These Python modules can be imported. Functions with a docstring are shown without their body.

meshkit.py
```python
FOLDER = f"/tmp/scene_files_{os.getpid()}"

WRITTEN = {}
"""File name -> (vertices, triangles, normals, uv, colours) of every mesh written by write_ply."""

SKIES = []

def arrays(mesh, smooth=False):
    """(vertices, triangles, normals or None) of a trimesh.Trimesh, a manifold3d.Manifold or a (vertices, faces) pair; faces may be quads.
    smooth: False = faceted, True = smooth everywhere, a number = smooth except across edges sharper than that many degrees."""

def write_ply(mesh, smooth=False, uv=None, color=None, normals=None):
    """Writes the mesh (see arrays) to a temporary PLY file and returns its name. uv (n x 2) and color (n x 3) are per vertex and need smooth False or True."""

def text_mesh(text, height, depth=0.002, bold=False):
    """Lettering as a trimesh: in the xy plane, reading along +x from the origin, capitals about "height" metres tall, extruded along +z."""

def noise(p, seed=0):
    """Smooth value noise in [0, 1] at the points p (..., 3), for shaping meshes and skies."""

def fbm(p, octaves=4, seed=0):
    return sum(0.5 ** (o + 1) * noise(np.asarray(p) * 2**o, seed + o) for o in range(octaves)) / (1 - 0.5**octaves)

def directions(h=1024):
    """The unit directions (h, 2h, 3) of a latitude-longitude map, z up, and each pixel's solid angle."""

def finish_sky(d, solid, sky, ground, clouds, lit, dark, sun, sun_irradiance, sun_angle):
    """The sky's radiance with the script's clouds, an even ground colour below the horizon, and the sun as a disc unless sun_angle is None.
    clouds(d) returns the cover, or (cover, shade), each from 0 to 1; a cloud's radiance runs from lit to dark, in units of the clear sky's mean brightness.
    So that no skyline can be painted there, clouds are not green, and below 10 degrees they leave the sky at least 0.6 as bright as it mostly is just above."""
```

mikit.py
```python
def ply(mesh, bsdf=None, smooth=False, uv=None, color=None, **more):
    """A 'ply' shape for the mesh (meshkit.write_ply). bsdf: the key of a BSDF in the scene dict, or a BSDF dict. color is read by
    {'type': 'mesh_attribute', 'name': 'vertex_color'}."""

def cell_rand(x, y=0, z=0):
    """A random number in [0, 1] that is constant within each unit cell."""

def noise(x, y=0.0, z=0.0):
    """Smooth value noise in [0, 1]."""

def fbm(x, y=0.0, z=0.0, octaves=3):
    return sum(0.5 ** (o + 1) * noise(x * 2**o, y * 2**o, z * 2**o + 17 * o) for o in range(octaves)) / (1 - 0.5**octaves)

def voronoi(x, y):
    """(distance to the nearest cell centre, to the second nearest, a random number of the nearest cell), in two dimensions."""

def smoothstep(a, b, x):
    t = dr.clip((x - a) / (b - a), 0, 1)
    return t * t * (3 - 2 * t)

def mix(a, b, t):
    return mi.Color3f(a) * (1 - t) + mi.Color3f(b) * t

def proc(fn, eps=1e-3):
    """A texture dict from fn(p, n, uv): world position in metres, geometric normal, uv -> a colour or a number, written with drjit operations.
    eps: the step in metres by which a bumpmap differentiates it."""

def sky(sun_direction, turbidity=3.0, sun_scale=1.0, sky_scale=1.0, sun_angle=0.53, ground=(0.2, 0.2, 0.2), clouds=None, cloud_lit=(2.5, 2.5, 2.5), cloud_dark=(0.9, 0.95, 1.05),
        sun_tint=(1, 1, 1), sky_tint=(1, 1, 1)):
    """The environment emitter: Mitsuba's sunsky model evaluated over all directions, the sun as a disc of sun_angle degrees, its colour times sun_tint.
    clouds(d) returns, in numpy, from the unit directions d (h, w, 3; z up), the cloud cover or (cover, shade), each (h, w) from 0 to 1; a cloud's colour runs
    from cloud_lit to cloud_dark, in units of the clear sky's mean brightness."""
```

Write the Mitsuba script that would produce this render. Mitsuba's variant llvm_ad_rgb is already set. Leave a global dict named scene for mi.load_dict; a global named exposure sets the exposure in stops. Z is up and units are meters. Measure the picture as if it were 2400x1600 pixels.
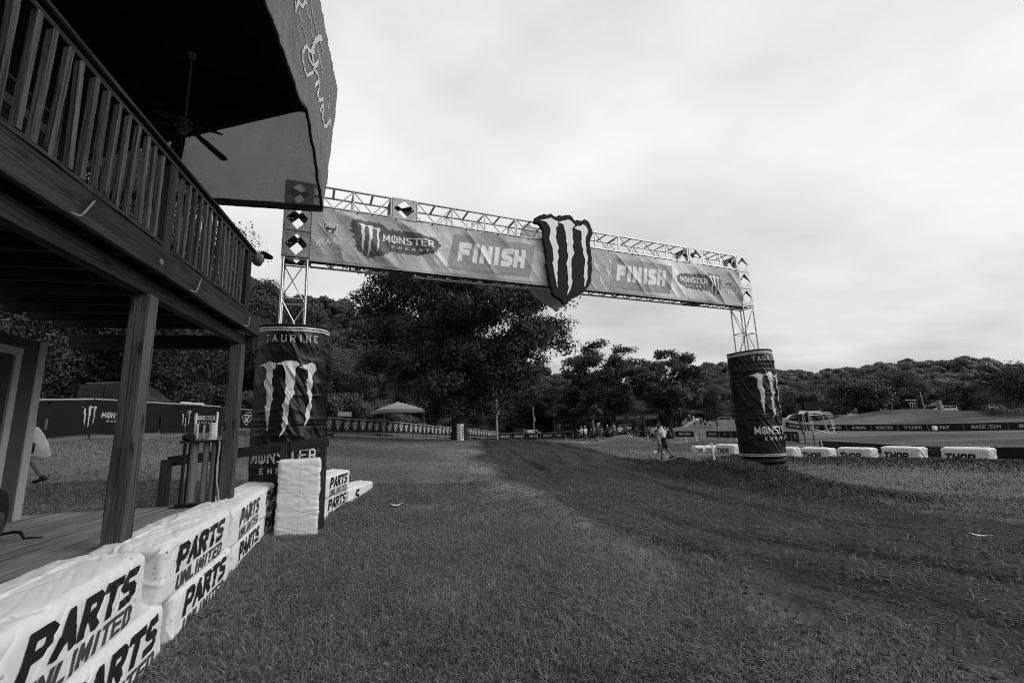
import math, random
import numpy as np, trimesh, mitsuba as mi, drjit as dr, mikit, meshkit
import manifold3d as m3
from shapely.geometry import Polygon, LineString, Point, box as sbox
from shapely.ops import unary_union
from shapely import affinity
from scipy.interpolate import RBFInterpolator
T = mi.ScalarTransform4f
RNG = np.random.default_rng(7)
random.seed(7)
PI = math.pi
scene, labels = {'type': 'scene'}, {}

# ------------------------------------------------------------------ camera, sky, exposure
def basis(pitch, roll):
    p, r = math.radians(pitch), math.radians(roll)
    f = np.array([0, math.cos(p), math.sin(p)]); right = np.array([1, 0, 0.]); up = np.cross(right, f)
    return f, -math.sin(r) * right + math.cos(r) * up
FWD, UPV = basis(10.6826, -2.0529)
EYE = np.array([0, 0, 1.65])
scene['camera'] = {'type': 'perspective', 'fov': 97.18, 'fov_axis': 'x', 'near_clip': 0.05, 'far_clip': 3000.0,
                   'to_world': T().look_at(origin=EYE.tolist(), target=(EYE + FWD).tolist(), up=UPV.tolist())}

SUN = np.array([0.84, -0.16, 0.52]); SUN /= np.linalg.norm(SUN)      # veiled sun, to the right and a little behind
THIN = np.array([-0.28, 0.80, 0.53]); THIN /= np.linalg.norm(THIN)    # thinner cloud, ahead on the left
def clouds(d):
    # a closed layer of stratus with soft grey billows; it glows where it is thin and round the hidden sun
    q = d / np.maximum(d[..., 2:3] + 0.25, 0.06)
    n1 = meshkit.fbm(d * np.array([3.2, 3.2, 4.6]) + 4.3, 6, 3)
    n2 = meshkit.fbm(np.stack([q[..., 0] * 0.45 + 9, q[..., 1] * 0.9, d[..., 2] * 0 + 1.7], -1), 5, 11)
    n3 = meshkit.fbm(np.stack([q[..., 0] * 2.6, q[..., 1] * 4.4, d[..., 2] * 0 + 5.7], -1), 5, 19)
    g, t = d @ SUN, d @ THIN
    light = 0.31 + 0.42 * np.clip((g - .15) / .85, 0, 1) ** 1.5 + 0.19 * np.exp(-(1 - t) / 0.25)
    low = np.clip(1 - d[..., 2] / 0.35, 0, 1)
    light = light + 0.42 * (n2 - 0.5) + 0.40 * (n1 - 0.5) + (.16 + .36 * low) * (n3 - 0.5) - .05 * low
    return d[..., 2] * 0 + 1.0, np.clip(1 - light, 0, 1)
scene['sky'] = mikit.sky(SUN.tolist(), turbidity=3.0, sun_scale=0.30, sun_angle=40.0, ground=(0.05, 0.05, 0.05), clouds=clouds,
                         cloud_lit=(4.4, 4.4, 4.4), cloud_dark=(0.9, 0.9, 0.9), sun_tint=(0.791, 1.0, 1.482))
exposure = 2.0

# ------------------------------------------------------------------ names and helpers
def numbered(name):
    if name not in scene and name not in labels and name not in _used: _used.add(name); return name
    k = 1
    while f'{name}_{k:03d}' in _used: k += 1
    _used.add(f'{name}_{k:03d}'); return f'{name}_{k:03d}'
_used = set()
def thing(name, label, cat=None, group=None, kind=None):
    k = numbered(name); labels[k] = {'label': label}
    if cat: labels[k]['category'] = cat
    if group: labels[k]['group'] = group
    if kind: labels[k]['kind'] = kind
    return k
def put(name, shape, parent=None, label=None, kind=None):
    k = numbered(parent + '__' + name) if parent else name
    scene[k] = shape
    if label: labels.setdefault(k, {})['label'] = label
    if kind: labels.setdefault(k, {})['kind'] = kind
    return k

def mat(key, g, rough=0.6, spec=0.35, metal=0.0, **kw):
    scene[key] = {'type': 'twosided', 'b': {'type': 'principled', 'base_color': {'type': 'rgb', 'value': [g, g, g]} if np.isscalar(g) else g,
                  'roughness': rough, 'metallic': metal, **({} if metal else {'specular': spec}), **kw}}
    return key

_ONES = ['zeroth', 'first', 'second', 'third', 'fourth', 'fifth', 'sixth', 'seventh', 'eighth', 'ninth', 'tenth', 'eleventh', 'twelfth', 'thirteenth', 'fourteenth', 'fifteenth', 'sixteenth', 'seventeenth', 'eighteenth', 'nineteenth']
def nth(n):
    if n < 20: return _ONES[n]
    t = ('twent', 'thirt', 'fort', 'fift')[n // 10 - 2]; return t + 'ieth' if n % 10 == 0 else t + 'y-' + _ONES[n % 10]

class MB:
    """collects vertices, triangles and uv of several pieces into one mesh"""
    def __init__(s): s.v, s.f, s.u, s.n = [], [], [], 0
    def add(s, v, f, uv=None):
        v = np.asarray(v, float); f = np.asarray(f, int)
        if f.shape[1] == 4: f = np.vstack([f[:, [0, 1, 2]], f[:, [0, 2, 3]]])
        s.v.append(v); s.f.append(f + s.n); s.u.append(np.zeros((len(v), 2)) if uv is None else np.asarray(uv)); s.n += len(v); return s
    def mesh(s, m): return s.add(m.vertices, m.faces)
    def bar(s, p0, p1, w, h, up=(0, 0, 1), ch=0.006, seed=None, segs=1, warp=0.0):
        """a beam with chamfered edges; uv = (way round + offset, way along + offset), in metres, for wood grain"""
        p0, p1 = np.asarray(p0, float), np.asarray(p1, float)
        d = p1 - p0; L = np.linalg.norm(d); d /= L
        x = np.cross(d, up); x /= np.linalg.norm(x); y = np.cross(x, d)
        a, b = w / 2, h / 2
        pr = np.array([(-a + ch, -b), (a - ch, -b), (a, -b + ch), (a, b - ch), (a - ch, b), (-a + ch, b), (-a, b - ch), (-a, -b + ch)])
        rs = np.random.default_rng(int(abs(p0 @ [12.9, 78.2, 37.7]) * 1000) % 99991 if seed is None else seed)
        ou, ov = rs.random(2) * 40
        per = np.concatenate([[0], np.cumsum(np.linalg.norm(np.roll(pr, -1, 0) - pr, axis=1))])
        ts = np.linspace(0, 1, segs + 1)
        wob = (rs.random((segs + 1, 8)) - 0.5) * 2 * warp
        for i in range(8):
            q0, q1 = pr[i], pr[(i + 1) % 8]
            V, U = [], []
            for j, t in enumerate(ts):
                for q, pu, w_ in ((q0, per[i], wob[j, i]), (q1, per[i + 1], wob[j, (i + 1) % 8])):
                    q = q * (1 + w_ / max(a, b))
                    V.append(p0 + d * L * t + x * q[0] + y * q[1]); U.append((ou + pu, ov + L * t))
            F = [(2 * j, 2 * j + 1, 2 * j + 3, 2 * j + 2) for j in range(segs)]
            s.add(V, F, U)
        for p, fl in ((p0, True), (p1, False)):
            V = [p + x * q[0] + y * q[1] for q in pr]; F = [(0, k, k + 1) for k in range(1, 7)]
            s.add(V, np.array(F)[:, ::-1] if fl else F, [(ou + q[0] * 3, ov + q[1] * 3) for q in pr])
        return s
    def tube(s, p0, p1, r, n=8, r1=None):
        p0, p1 = np.asarray(p0, float), np.asarray(p1, float)
        d = p1 - p0; L = np.linalg.norm(d); d /= max(L, 1e-9)
        x = np.cross(d, (0, 0, 1) if abs(d[2]) < 0.95 else (1, 0, 0)); x /= np.linalg.norm(x); y = np.cross(d, x)
        a = np.arange(n) * 2 * PI / n; ring = np.cos(a)[:, None] * x + np.sin(a)[:, None] * y
        r1 = r if r1 is None else r1
        i = np.arange(n); j = (i + 1) % n
        s.add(np.vstack([p0 + ring * r, p1 + ring * r1]), np.stack([i, j, j + n, i + n], 1))
        for p, rr, fl in ((p0, r, 1), (p1, r1, 0)):
            F = np.stack([i, j, 0 * i + n], 1)
            s.add(np.vstack([p + ring * rr, [p]]), F[:, ::-1] if fl else F)
        return s
    def path(s, pts, rs, n=6):
        pts = np.asarray(pts, float); rs = np.broadcast_to(rs, len(pts))
        t = np.gradient(pts, axis=0); t /= np.linalg.norm(t, axis=1, keepdims=True) + 1e-12
        ref = np.array([0, 0, 1.]) if abs(t[0, 2]) < 0.9 else np.array([1., 0, 0])
        V = []
        for p, d, r in zip(pts, t, rs):
            x = np.cross(d, ref); x /= np.linalg.norm(x) + 1e-12; y = np.cross(d, x)
            a = np.arange(n) * 2 * PI / n
            V.append(p + r * (np.cos(a)[:, None] * x + np.sin(a)[:, None] * y))
        i = np.arange(n); j = (i + 1) % n
        F = [np.stack([k * n + i, k * n + j, (k + 1) * n + j, (k + 1) * n + i], 1) for k in range(len(pts) - 1)]
        s.add(np.vstack(V), np.vstack(F)); return s
    def box(s, c, size, R=None):
        v = np.array([[x, y, z] for x in (-.5, .5) for y in (-.5, .5) for z in (-.5, .5)]) * size
        if R is not None: v = v @ np.asarray(R).T
        f = [(0, 1, 3, 2), (4, 6, 7, 5), (0, 4, 5, 1), (2, 3, 7, 6), (0, 2, 6, 4), (1, 5, 7, 3)]
        v = v + np.asarray(c, float)
        for q in f: s.add(v[list(q)], [(0, 1, 2, 3)])
        return s
    def prism(s, poly, depth, frame):
        """a polygon in the (x, y) of frame = (origin, X, Y), thickened along X x Y by depth"""
        o, X, Y = (np.asarray(q, float) for q in frame); Z = np.cross(X, Y)
        for g in getattr(poly, 'geoms', [poly]):
            m = trimesh.creation.extrude_polygon(g, depth, engine='earcut')
            s.add(o + m.vertices[:, :1] * X + m.vertices[:, 1:2] * Y + m.vertices[:, 2:] * Z, m.faces)
        return s
    def arr(s): return np.vstack(s.v), np.vstack(s.f)
    def ply(s, bsdf, smooth=False, uv=True):
        return mikit.ply(s.arr(), bsdf, smooth, uv=np.vstack(s.u) if uv and smooth in (False, True) else None)
    def tri(s): return trimesh.Trimesh(*s.arr(), process=False)

def grid(nu, nv):
    i = np.arange(nu - 1)[:, None] * nv + np.arange(nv - 1)[None]
    return np.stack([i, i + nv, i + nv + 1, i + 1], -1).reshape(-1, 4)
def rotz(a):
    c, s = math.cos(a), math.sin(a); return np.array([[c, -s, 0], [s, c, 0], [0, 0, 1]])
def ridge(n): return 1 - np.abs(2 * n - 1)
def N3(x, y, z=0.0, seed=0): return meshkit.noise(np.stack(np.broadcast_arrays(x, y, z), -1), seed)
def F3(x, y, z=0.0, seed=0, o=3): return meshkit.fbm(np.stack(np.broadcast_arrays(x, y, z), -1), o, seed)
def gauss(x, w): return np.exp(-(x / w) ** 2)

# lettering drawn with strokes: each glyph on a box 0.6 wide and 1 high
GL = {'A': [(0, 0, .3, 1, .6, 0), (.1, .33, .5, .33)], 'B': [(0, 0, 0, 1, .45, 1, .55, .9, .55, .62, .42, .52, 0, .52), (.42, .52, .6, .4, .6, .12, .48, 0, 0, 0)],
 'C': [(.6, .8, .5, 1, .12, 1, 0, .85, 0, .15, .12, 0, .5, 0, .6, .2)], 'D': [(0, 0, 0, 1, .42, 1, .6, .8, .6, .2, .42, 0, 0, 0)], 'E': [(.58, 1, 0, 1, 0, 0, .58, 0), (0, .52, .5, .52)],
 'F': [(.58, 1, 0, 1, 0, 0), (0, .5, .5, .5)], 'G': [(.6, .8, .5, 1, .12, 1, 0, .85, 0, .15, .12, 0, .6, 0, .6, .48, .32, .48)], 'H': [(0, 0, 0, 1), (.6, 0, .6, 1), (0, .5, .6, .5)],
 'I': [(.12, 0, .12, 1)], 'K': [(0, 0, 0, 1), (.6, 1, .05, .48, .6, 0)], 'L': [(0, 1, 0, 0, .55, 0)], 'M': [(0, 0, .02, 1, .35, .3, .68, 1, .7, 0)], 'N': [(0, 0, 0, 1, .6, 0, .6, 1)],
 'O': [(.15, 0, 0, .15, 0, .85, .15, 1, .45, 1, .6, .85, .6, .15, .45, 0, .15, 0)], 'P': [(0, 0, 0, 1, .46, 1, .6, .86, .6, .56, .46, .42, 0, .42)],
 'R': [(0, 0, 0, 1, .46, 1, .6, .86, .6, .6, .46, .46, 0, .46), (.3, .46, .6, 0)], 'S': [(.58, 1, .14, 1, 0, .86, 0, .64, .14, .52, .46, .48, .6, .36, .6, .14, .46, 0, .02, 0)],
 'T': [(0, 1, .64, 1), (.32, 1, .32, 0)], 'U': [(0, 1, 0, .15, .15, 0, .45, 0, .6, .15, .6, 1)], 'V': [(0, 1, .3, 0, .6, 1)], 'W': [(0, 1, .18, 0, .4, .8, .62, 0, .8, 1)], 'X': [(0, 0, .6, 1), (0, 1, .6, 0)],
 'Y': [(0, 1, .3, .5, .6, 1), (.3, .5, .3, 0)], 'Z': [(0, 1, .6, 1, 0, 0, .6, 0)], 'Q': [(.15, 0, 0, .15, 0, .85, .15, 1, .45, 1, .6, .85, .6, .15, .45, 0, .15, 0), (.38, .25, .66, -.06)]}
WID = {'I': .24, 'M': .72, 'W': .82, 'T': .64, 'L': .55}
def stroke_text(text, height, stroke=.16, shear=0.0, gap=.2, wide=1.0, serif=0.0, join=2):
    """shapely outline of the text: from x = 0, baseline y = 0, capitals height high"""
    out, x = [], 0.0
    for ch in text:
        if ch == ' ': x += .4; continue
        for pl in GL[ch]:
            p = np.array(pl, float).reshape(-1, 2); p[:, 1] = stroke / 2 + p[:, 1] * (1 - stroke); p[:, 0] = p[:, 0] * wide + x + stroke / 2
            out.append(LineString(p).buffer(stroke / 2, cap_style=3, join_style=join, mitre_limit=2.0))
            if serif:
                for q in (p[0], p[-1]):
                    if q[1] < .3 or q[1] > .8: out.append(sbox(q[0] - serif, q[1] - stroke * .35, q[0] + serif, q[1] + stroke * .35))
        x += WID.get(ch, .6) * wide + stroke + gap
    g = unary_union(out).intersection(sbox(-9, 0 if not serif else -.1, 99, 1 if not serif else 1.1)).buffer(0)
    return affinity.affine_transform(g, [height, height * shear, 0, height, 0, 0])
def width(g): return g.bounds[2]
def conform(poly, surf, off, res):
    """the polygon's triangles cut to res and laid on surf: (n x 2) -> points, normals"""
    V, F, n = [], [], 0
    for g in getattr(poly, 'geoms', [poly]):
        if g.area < 1e-6 or g.geom_type != 'Polygon': continue
        v, f = trimesh.creation.triangulate_polygon(g, engine='earcut')
        v, f = trimesh.remesh.subdivide_to_size(np.column_stack([v, np.zeros(len(v))]), f, res, max_iter=12)
        p, nn = surf(v[:, :2]); V.append(p + nn * off); F.append(f + n); n += len(v)
    return np.vstack(V), np.vstack(F)
CLAW = [[(5.67,6.9),(5.89,6.97),(6.02,7.02),(6.08,6.98),(6.2,6.95),(6.2,6.81),(6.13,6.77),(6.14,6.62),(6.11,6.49),(6.14,6.34),(6.19,6.21),(6.14,6.11),(6.17,5.95),(6.12,5.81),(6.12,5.61),(6.09,5.49),(6.1,5.36),(6.07,5.23),(6.09,5.15),(6.07,5.11),(6.04,5.32),(6.0,5.56),(5.99,5.7),(5.96,5.76),(6.01,5.83),(6.0,6.04),(6.0,6.17),(5.91,6.42),(5.96,6.62),(5.96,6.72),(5.92,6.8),(5.85,6.88)],
 [(6.2,6.92),(6.35,6.99),(6.45,7.02),(6.54,7.06),(6.64,7.01),(6.73,6.92),(6.63,6.81),(6.64,6.68),(6.63,6.54),(6.65,6.43),(6.61,6.29),(6.65,6.11),(6.55,5.94),(6.53,5.78),(6.54,5.63),(6.51,5.44),(6.54,5.33),(6.5,5.2),(6.45,5.07),(6.36,4.94),(6.37,5.01),(6.42,5.15),(6.39,5.28),(6.42,5.36),(6.41,5.55),(6.41,5.71),(6.38,5.79),(6.44,5.92),(6.46,6.06),(6.43,6.15),(6.45,6.34),(6.42,6.42),(6.43,6.55),(6.42,6.67),(6.39,6.78),(6.37,6.89)],
 [(6.7,6.84),(6.81,6.92),(6.9,6.92),(6.98,6.99),(7.06,6.96),(7.12,6.89),(7.14,6.79),(7.06,6.66),(7.03,6.5),(7.04,6.31),(7.03,6.21),(7.08,6.06),(7.03,5.86),(7.05,5.79),(7.02,5.63),(7.02,5.48),(6.97,5.36),(6.91,5.21),(6.89,5.24),(6.93,5.41),(6.9,5.5),(6.93,5.64),(6.93,5.7),(6.96,5.82),(6.98,5.99),(6.93,6.14),(6.94,6.26),(6.9,6.37),(6.91,6.45),(6.88,6.48),(6.92,6.54),(6.92,6.72),(6.91,6.79),(6.8,6.8)]]
CLAW_OUT = [(5.51,6.84),(5.55,6.95),(5.66,7.02),(5.82,7.08),(5.94,7.1),(6.0,7.16),(6.08,7.11),(6.17,7.08),(6.27,7.13),(6.4,7.15),(6.55,7.2),(6.6,7.2),(6.7,7.12),(6.75,7.05),(6.84,7.09),(6.93,7.08),(7.08,7.16),(7.17,7.12),(7.23,7.03),(7.29,6.92),(7.29,6.76),(7.21,6.59),(7.17,6.48),(7.18,6.33),(7.2,6.17),(7.21,6.02),(7.18,5.9),(7.19,5.77),(7.15,5.59),(7.13,5.36),(7.0,5.19),(6.8,5.01),(6.54,4.87),(6.41,4.81),(6.27,4.68),(6.21,4.79),(6.03,4.87),(5.96,4.95),(5.92,5.06),(5.88,5.25),(5.86,5.45),(5.83,5.61),(5.78,5.7),(5.84,5.79),(5.83,5.94),(5.82,6.07),(5.78,6.29),(5.74,6.43),(5.77,6.63),(5.72,6.73),(5.72,6.79),(5.61,6.82)]
CLAW3 = [Polygon(q).buffer(0) for q in CLAW]
def claw(height, cx=0.0, top=0.0):
    """three torn stripes, height tall, centred on cx, their top at top"""
    g = unary_union(CLAW3); k = height / (7.06 - 4.94)
    return affinity.affine_transform(g, [k, 0, 0, k, cx - 6.4 * k, top - 7.06 * k])
# ------------------------------------------------------------------ materials
sm, mx = mikit.smoothstep, mikit.mix
def pl(y, ys, xs):
    out = mi.Float(xs[0])
    for (y0, y1, x0, x1) in zip(ys[:-1], ys[1:], xs[:-1], xs[1:]):
        out = dr.select(y > y0, x0 + (x1 - x0) * dr.clip((y - y0) / (y1 - y0), 0, 1), out)
    return out
LOW = ((2.4, 3.4, 5.1, 7.1, 11.9, 17, 24, 30), (3.3, 2.7, 2.0, 1.25, -.2, -1.3, -2.4, -3.2))
UPP = ((2.4, 5.0, 6.5, 7.34, 8.25, 10.2, 12.2, 16, 18, 24, 30), (17, 12, 9, 7.73, 6.84, 6.3, 6.0, 5.3, 4.7, 3.4, 2.5))

def ground_col(p, n, uv):
    x, y = p.x, p.y
    lo, up = pl(y, *LOW), pl(y, *UPP)
    wob = mikit.fbm(x * .9, y * .5, 0, 4) - .5
    fine = mikit.fbm(x * 9, y * 7, 2, 3)
    a = sm(-.9, .9, (x - lo) + 2.6 * wob + .8 * (fine - .5)); b = sm(-.35, .35, (up - x) + 1.3 * wob + .5 * (fine - .5))
    mud = a * b * sm(34, 27, y)
    # ruts drawn out along the riding line
    q = (x - lo) / dr.maximum(up - lo, 1.0)
    streak = mikit.fbm(q * 26 + 2 * wob, y * .35, 7, 4)
    dark = sm(.52, .68, streak + .45 * (mikit.noise(q * 7, y * .23, 5) - .5))
    straw = sm(.60, .80, mikit.noise(x * 60, y * 24, 3)) * sm(.42, .62, mikit.fbm(x * 2.0, y * 1.1, 9, 2))
    c_mud = .022 + .022 * fine + .022 * mikit.noise(x * 30, y * 30, 1) - .022 * dark + .05 * straw
    big = mikit.fbm(x * .35, y * .22, 4, 4); speck = mikit.noise(x * 38, y * 30, 6)
    dist = dr.sqrt(x * x + y * y)
    blade = mikit.fbm(x * 22, y * 15, 8, 3)
    c_gr = (.116 + .070 * (big - .5) + .038 * (speck - .5) + .045 * (blade - .5))
    worn = sm(-3.6, -.4, (x - lo) + 2.0 * wob) * sm(1.5, .3, x - lo) * sm(.25, .65, mikit.fbm(x * .7, y * .4, 15, 4)) * sm(4, 9, y)
    c_gr = c_gr * (1 - .55 * worn) + .15 * worn * (.55 + .8 * speck)
    # rough uncut strips and mown lanes of the far field
    lane = mikit.fbm(x * .05 + .02 * y, y * .22, 2, 3)
    c_gr = c_gr * (.72 + .56 * sm(.36, .62, lane))
    dirt = sm(.60, .68, mikit.fbm(x * .06, y * .11, 12, 4)) * sm(34, 46, y) * sm(-6, 0, x)
    pale = .11 + .04 * speck
    c_gr = c_gr * (1 - dirt) + pale * dirt
    return dr.maximum(c_gr * (1 - mud) + c_mud * mud, .004)
def ground_bump(p, n, uv):
    return mikit.fbm(p.x * 14, p.y * 11, 1, 3) + .5 * mikit.noise(p.x * 60, p.y * 50, 2)
scene['ground_mat'] = {'type': 'twosided', 'b': {'type': 'bumpmap', 'scale': .030, 'tex': mikit.proc(ground_bump, 4e-3), 'b': {'type': 'principled', 'base_color': mikit.proc(ground_col), 'roughness': .9, 'specular': .12}}}

def wood_tone(uv):
    u, v = uv.x, uv.y
    wv = mikit.fbm(u * 3, v * .55, 1, 3)
    ring = .5 + .5 * dr.sin((u * 16 + wv * 3.4) * 6.2832 * 2.2)
    fib = mikit.fbm(u * 160, v * 3.0, 4, 3)
    crack = sm(.72, .80, mikit.noise(u * 95, v * 1.3, 9))
    kn, _, kr = mikit.voronoi(u * 6.0, v * 1.7)
    knot = sm(.17, .07, kn) * sm(.55, .6, kr)
    wear = mikit.fbm(u * 7, v * 1.1, 6, 3)
    c = .017 + .007 * ring + .031 * (fib - .45) + .031 * (wear - .5)
    return dr.clip(c * (1 - .6 * crack) * (1 - .75 * knot), .004, .08)
def wood_bump(p, n, uv):
    u, v = uv.x, uv.y
    wv = mikit.fbm(u * 3, v * .55, 1, 3)
    return .30 * dr.sin((u * 16 + wv * 3.4) * 6.2832 * 2.2) + mikit.noise(u * 120, v * 2.5, 4) - .8 * sm(.72, .80, mikit.noise(u * 95, v * 1.3, 9))
def wood_col(p, n, uv): return wood_tone(uv)
def pine_col(p, n, uv): return 2.7 * wood_tone(uv)                    # paler, less stained posts and balusters
for k_, f_ in (('wood', wood_col), ('pale_wood', pine_col)):
    scene[k_] = {'type': 'twosided', 'b': {'type': 'bumpmap', 'scale': .0016, 'tex': mikit.proc(wood_bump, 1.5e-3),
                 'b': {'type': 'principled', 'base_color': mikit.proc(f_), 'roughness': .72, 'specular': .3}}}
def board_col(p, n, uv):
    u, v = uv.x, uv.y
    fib = mikit.fbm(u * 110, v * 2.2, 4, 3); wear = mikit.fbm(u * 5, v * .9, 6, 4)
    return dr.clip((.150 + .12 * (fib - .5) + .16 * (wear - .5)) * (1 - .5 * sm(.70, .78, mikit.noise(u * 80, v * 1.6, 9))), .02, .3)
mat('board', mikit.proc(board_col), .8, .2)

def vinyl_col(p, n, uv):
    # white vinyl with splashed mud specks and scuffs
    s = mikit.fbm(p.x * 5, p.y * 5, p.z * 5, 4)
    k = mikit.noise(p.x * 70, p.y * 70, p.z * 50); k2 = mikit.noise(p.x * 28, p.y * 28, p.z * 28)
    speck = sm(.80, .88, k) * sm(.50, .66, mikit.fbm(p.x * 2.2, p.y * 2.2, p.z * 3, 2)) + .55 * sm(.84, .9, k2) * sm(.55, .6, s)
    base = .70 + .10 * (s - .5)
    return base * (1 - dr.minimum(speck, 1)) + .12 * dr.minimum(speck, 1)
mat('vinyl', mikit.proc(vinyl_col), .38, .45)
mat('vinyl_far', .68, .45, .4)
mat('ink', .012, .35, .5); mat('ink_soft', .055, .4, .45)
def can_col(p, n, uv):
    return .0032 + .002 * mikit.fbm(p.x * 4, p.y * 4, p.z * 4, 3)
mat('can_wrap', mikit.proc(can_col), .42, .36)
mat('can_print', .68, .4, .4); mat('can_band', .55, .35, .5); mat('silver_print', .50, .5, .3)
mat('aluminium', .62, .38, metal=1.0)
mat('aluminium_plate', mikit.proc(lambda p, n, uv: .30 + .22 * mikit.fbm(p.x * 11, p.y * 11, p.z * 11, 3)), .5, metal=.85)
mat('black', .010, .6, .3); mat('black_gloss', .010, .18, .5); mat('rubber', .014, .7, .3); mat('dark_metal', .045, .45, metal=.7); mat('mid_metal', .22, .45, metal=.6)
mat('black_cloth', .009, .7, .25); mat('dark_paint', .025, .6, .3); mat('siding', .055, .75, .25); mat('trim', .34, .6, .3)
mat('white', .72, .5, .35); mat('offwhite', .52, .6, .3); mat('pale', .36, .7, .25); mat('grey', .16, .7, .3); mat('dark', .035, .7, .3)
mat('skin', .26, .5, .35); mat('skin_dark', .13, .5, .35); mat('hair', .018, .6, .3); mat('hair_light', .11, .6, .3)
mat('shirt_white', .66, .8, .2); mat('shirt_grey', .20, .85, .2); mat('shirt_dark', .025, .85, .2); mat('shorts_black', .012, .8, .2); mat('cloth_mid', .09, .85, .2)
scene['window_dark'] = {'type': 'twosided', 'b': {'type': 'roughplastic', 'diffuse_reflectance': {'type': 'rgb', 'value': [.008] * 3}, 'alpha': .06}}
scene['bag'] = {'type': 'principledthin', 'base_color': {'type': 'rgb', 'value': [.62] * 3}, 'roughness': .35, 'diff_trans': .7, 'spec_trans': .0}
def mesh_tarp_col(p, n, uv):
    return .075 + .05 * mikit.fbm(uv.x * 3, uv.y * 3, 1, 4) + .015 * mikit.noise(uv.x * 90, uv.y * 90, 2)
# printed weave that lets some light and a dim view through: a real share of open holes
scene['mesh_tarp'] = {'type': 'mask', 'opacity': {'type': 'rgb', 'value': [.90] * 3},
                      'b': {'type': 'principledthin', 'base_color': mikit.proc(mesh_tarp_col), 'roughness': .8, 'diff_trans': 1.0, 'spec_trans': 0.0}}
def tarp_col(p, n, uv):
    return .085 + .06 * mikit.fbm(uv.x * 2.2, uv.y * 9, 1, 4) + .05 * (mikit.noise(uv.x * 3.0, uv.y * 70, 2) - .5)
mat('tarp', mikit.proc(tarp_col), .6, .35); mat('tarp_print', .52, .6, .3); mat('tarp_edge', .012, .6, .3)

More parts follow.
